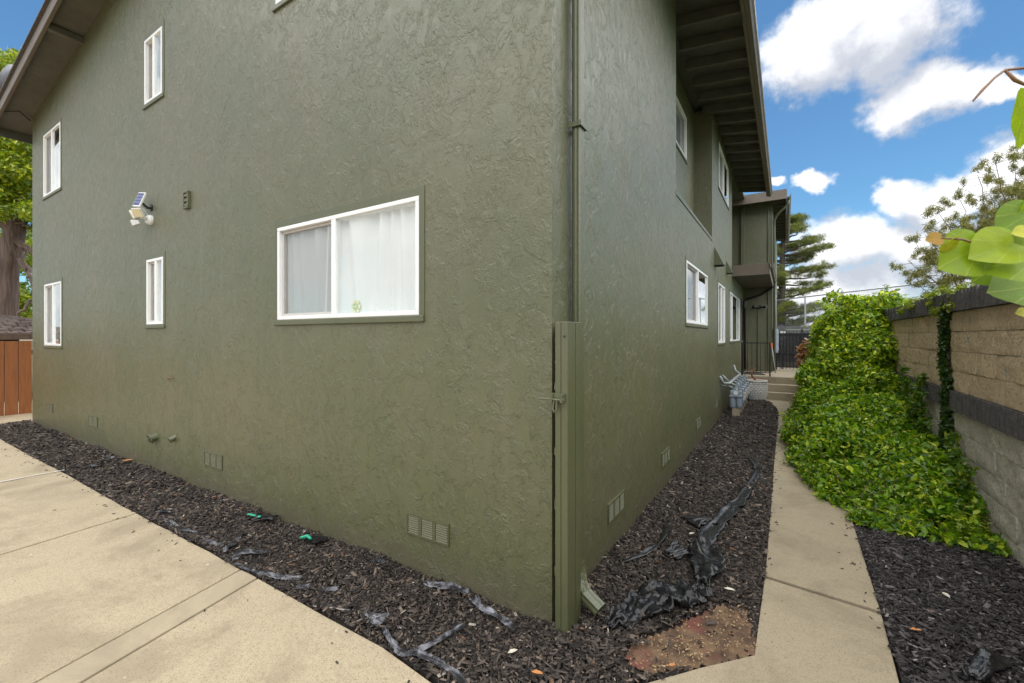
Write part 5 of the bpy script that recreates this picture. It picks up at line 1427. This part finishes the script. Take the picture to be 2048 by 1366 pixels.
scrap([(-2.98, -.15), (-2.80, -.06)], [.08, .12], 'dark plastic piece by the wall beside a green tape', 'black_sheeting', amp=.04, lift=.02, seed=18)
tag(MB().add([(-3.12, -.16, .03), (-2.92, -.15, .04), (-2.92, -.13, .05), (-3.12, -.14, .035)], [(0, 1, 2, 3)]).build('green_tape', 'green_plastic', recalc=False), 'flat strip of green tape lying left of the dark plastic piece', 'tape')
scrap([(-3.95, -.56), (-3.80, -.50)], [.05, .09], 'small blue-grey plastic scrap near the slab joint', amp=.03, lift=.02, seed=19)
scrap([(-1.62, -.60), (-1.54, -.55)], [.05, .06], 'small pale tuft of plastic at the slab edge', amp=.03, lift=.02, seed=20)
scrap([(-1.46, -.54), (-1.36, -.46)], [.03, .05], 'second small pale plastic tuft, right of the first', amp=.03, lift=.02, seed=21)
scrap([(-1.30, -.62), (-1.08, -.58)], [.05, .04], 'flat pale plastic ribbon at the edge of the near slab', amp=.015, lift=.02, seed=22)
scrap([(-6.95, -.16), (-6.70, -.10)], [.06, .10], 'pale crumpled plastic in the distant mulch near the cleanout pipe', amp=.03, lift=.02, seed=23)
scrap([(-6.55, -.40), (-6.45, -.36)], [.06, .08], 'tiny bluish plastic scrap in the middle of the distant mulch', amp=.03, lift=.02, seed=24)
scrap([(2.40, 1.25), (2.48, 1.55)], [.10, .05], 'black plastic rag in the mulch at the right edge by the block wall', 'black_sheeting', amp=.04, lift=.02, seed=25)
scrap([(1.95, .70), (2.10, .95)], [.10, .12], 'black plastic rag in the lower right corner of the mulch', 'black_sheeting', amp=.04, lift=.02, seed=26)
tag(MB().add([(-6.42, -.12, .03), (-6.30, -.10, .04), (-6.26, -.03, .05), (-6.40, -.04, .035)], [(0, 1, 2, 3)]).build('orange_leaf', 'orange_litter', recalc=False), 'orange dead leaf in the mulch below the cleanout pipe', 'leaf')
def litter(x, y, s, mt_, label, z=.035):
    a = random.uniform(0, PI); m = MB(); c, s_ = math.cos(a), math.sin(a)
    pts = [(-1, 0, 0), (-.3, .45, .15), (.5, .4, .1), (1, 0, .05), (.4, -.4, .18), (-.4, -.4, .12), (0, 0, -.05)]
    m.add([(x+(c*p[0]-s_*p[1])*s, y+(s_*p[0]+c*p[1])*s, z+p[2]*s) for p in pts], [(6, 0, 1), (6, 1, 2), (6, 2, 3), (6, 3, 4), (6, 4, 5), (6, 5, 0)])
    return tag(m.build('dead_leaf', mt_, smooth=True, recalc=False), label, 'leaf', 'dead leaves on the mulch')
litter(.13, -.42, .030, 'orange_litter', 'orange dead leaf on mulch just below the gate post')
litter(-.05, -.36, .030, 'pale_litter', 'pale curled leaf on mulch left below the gate post')
litter(.86, .88, .035, 'pale_litter', 'pale leaf on mulch beside the folded black sheet')
litter(.50, 1.62, .030, 'pale_litter', 'tan leaf between the two pleated plastic scraps')
litter(2.05, 1.55, .032, 'pale_litter', 'tan leaf on the black mulch right of the path')
litter(1.80, 1.0, .030, 'orange_litter', 'orange leaf on the black mulch beside the path')
litter(.68, .02, .022, 'orange_litter', 'small orange leaf on the bare soil by the path corner', z=.012)
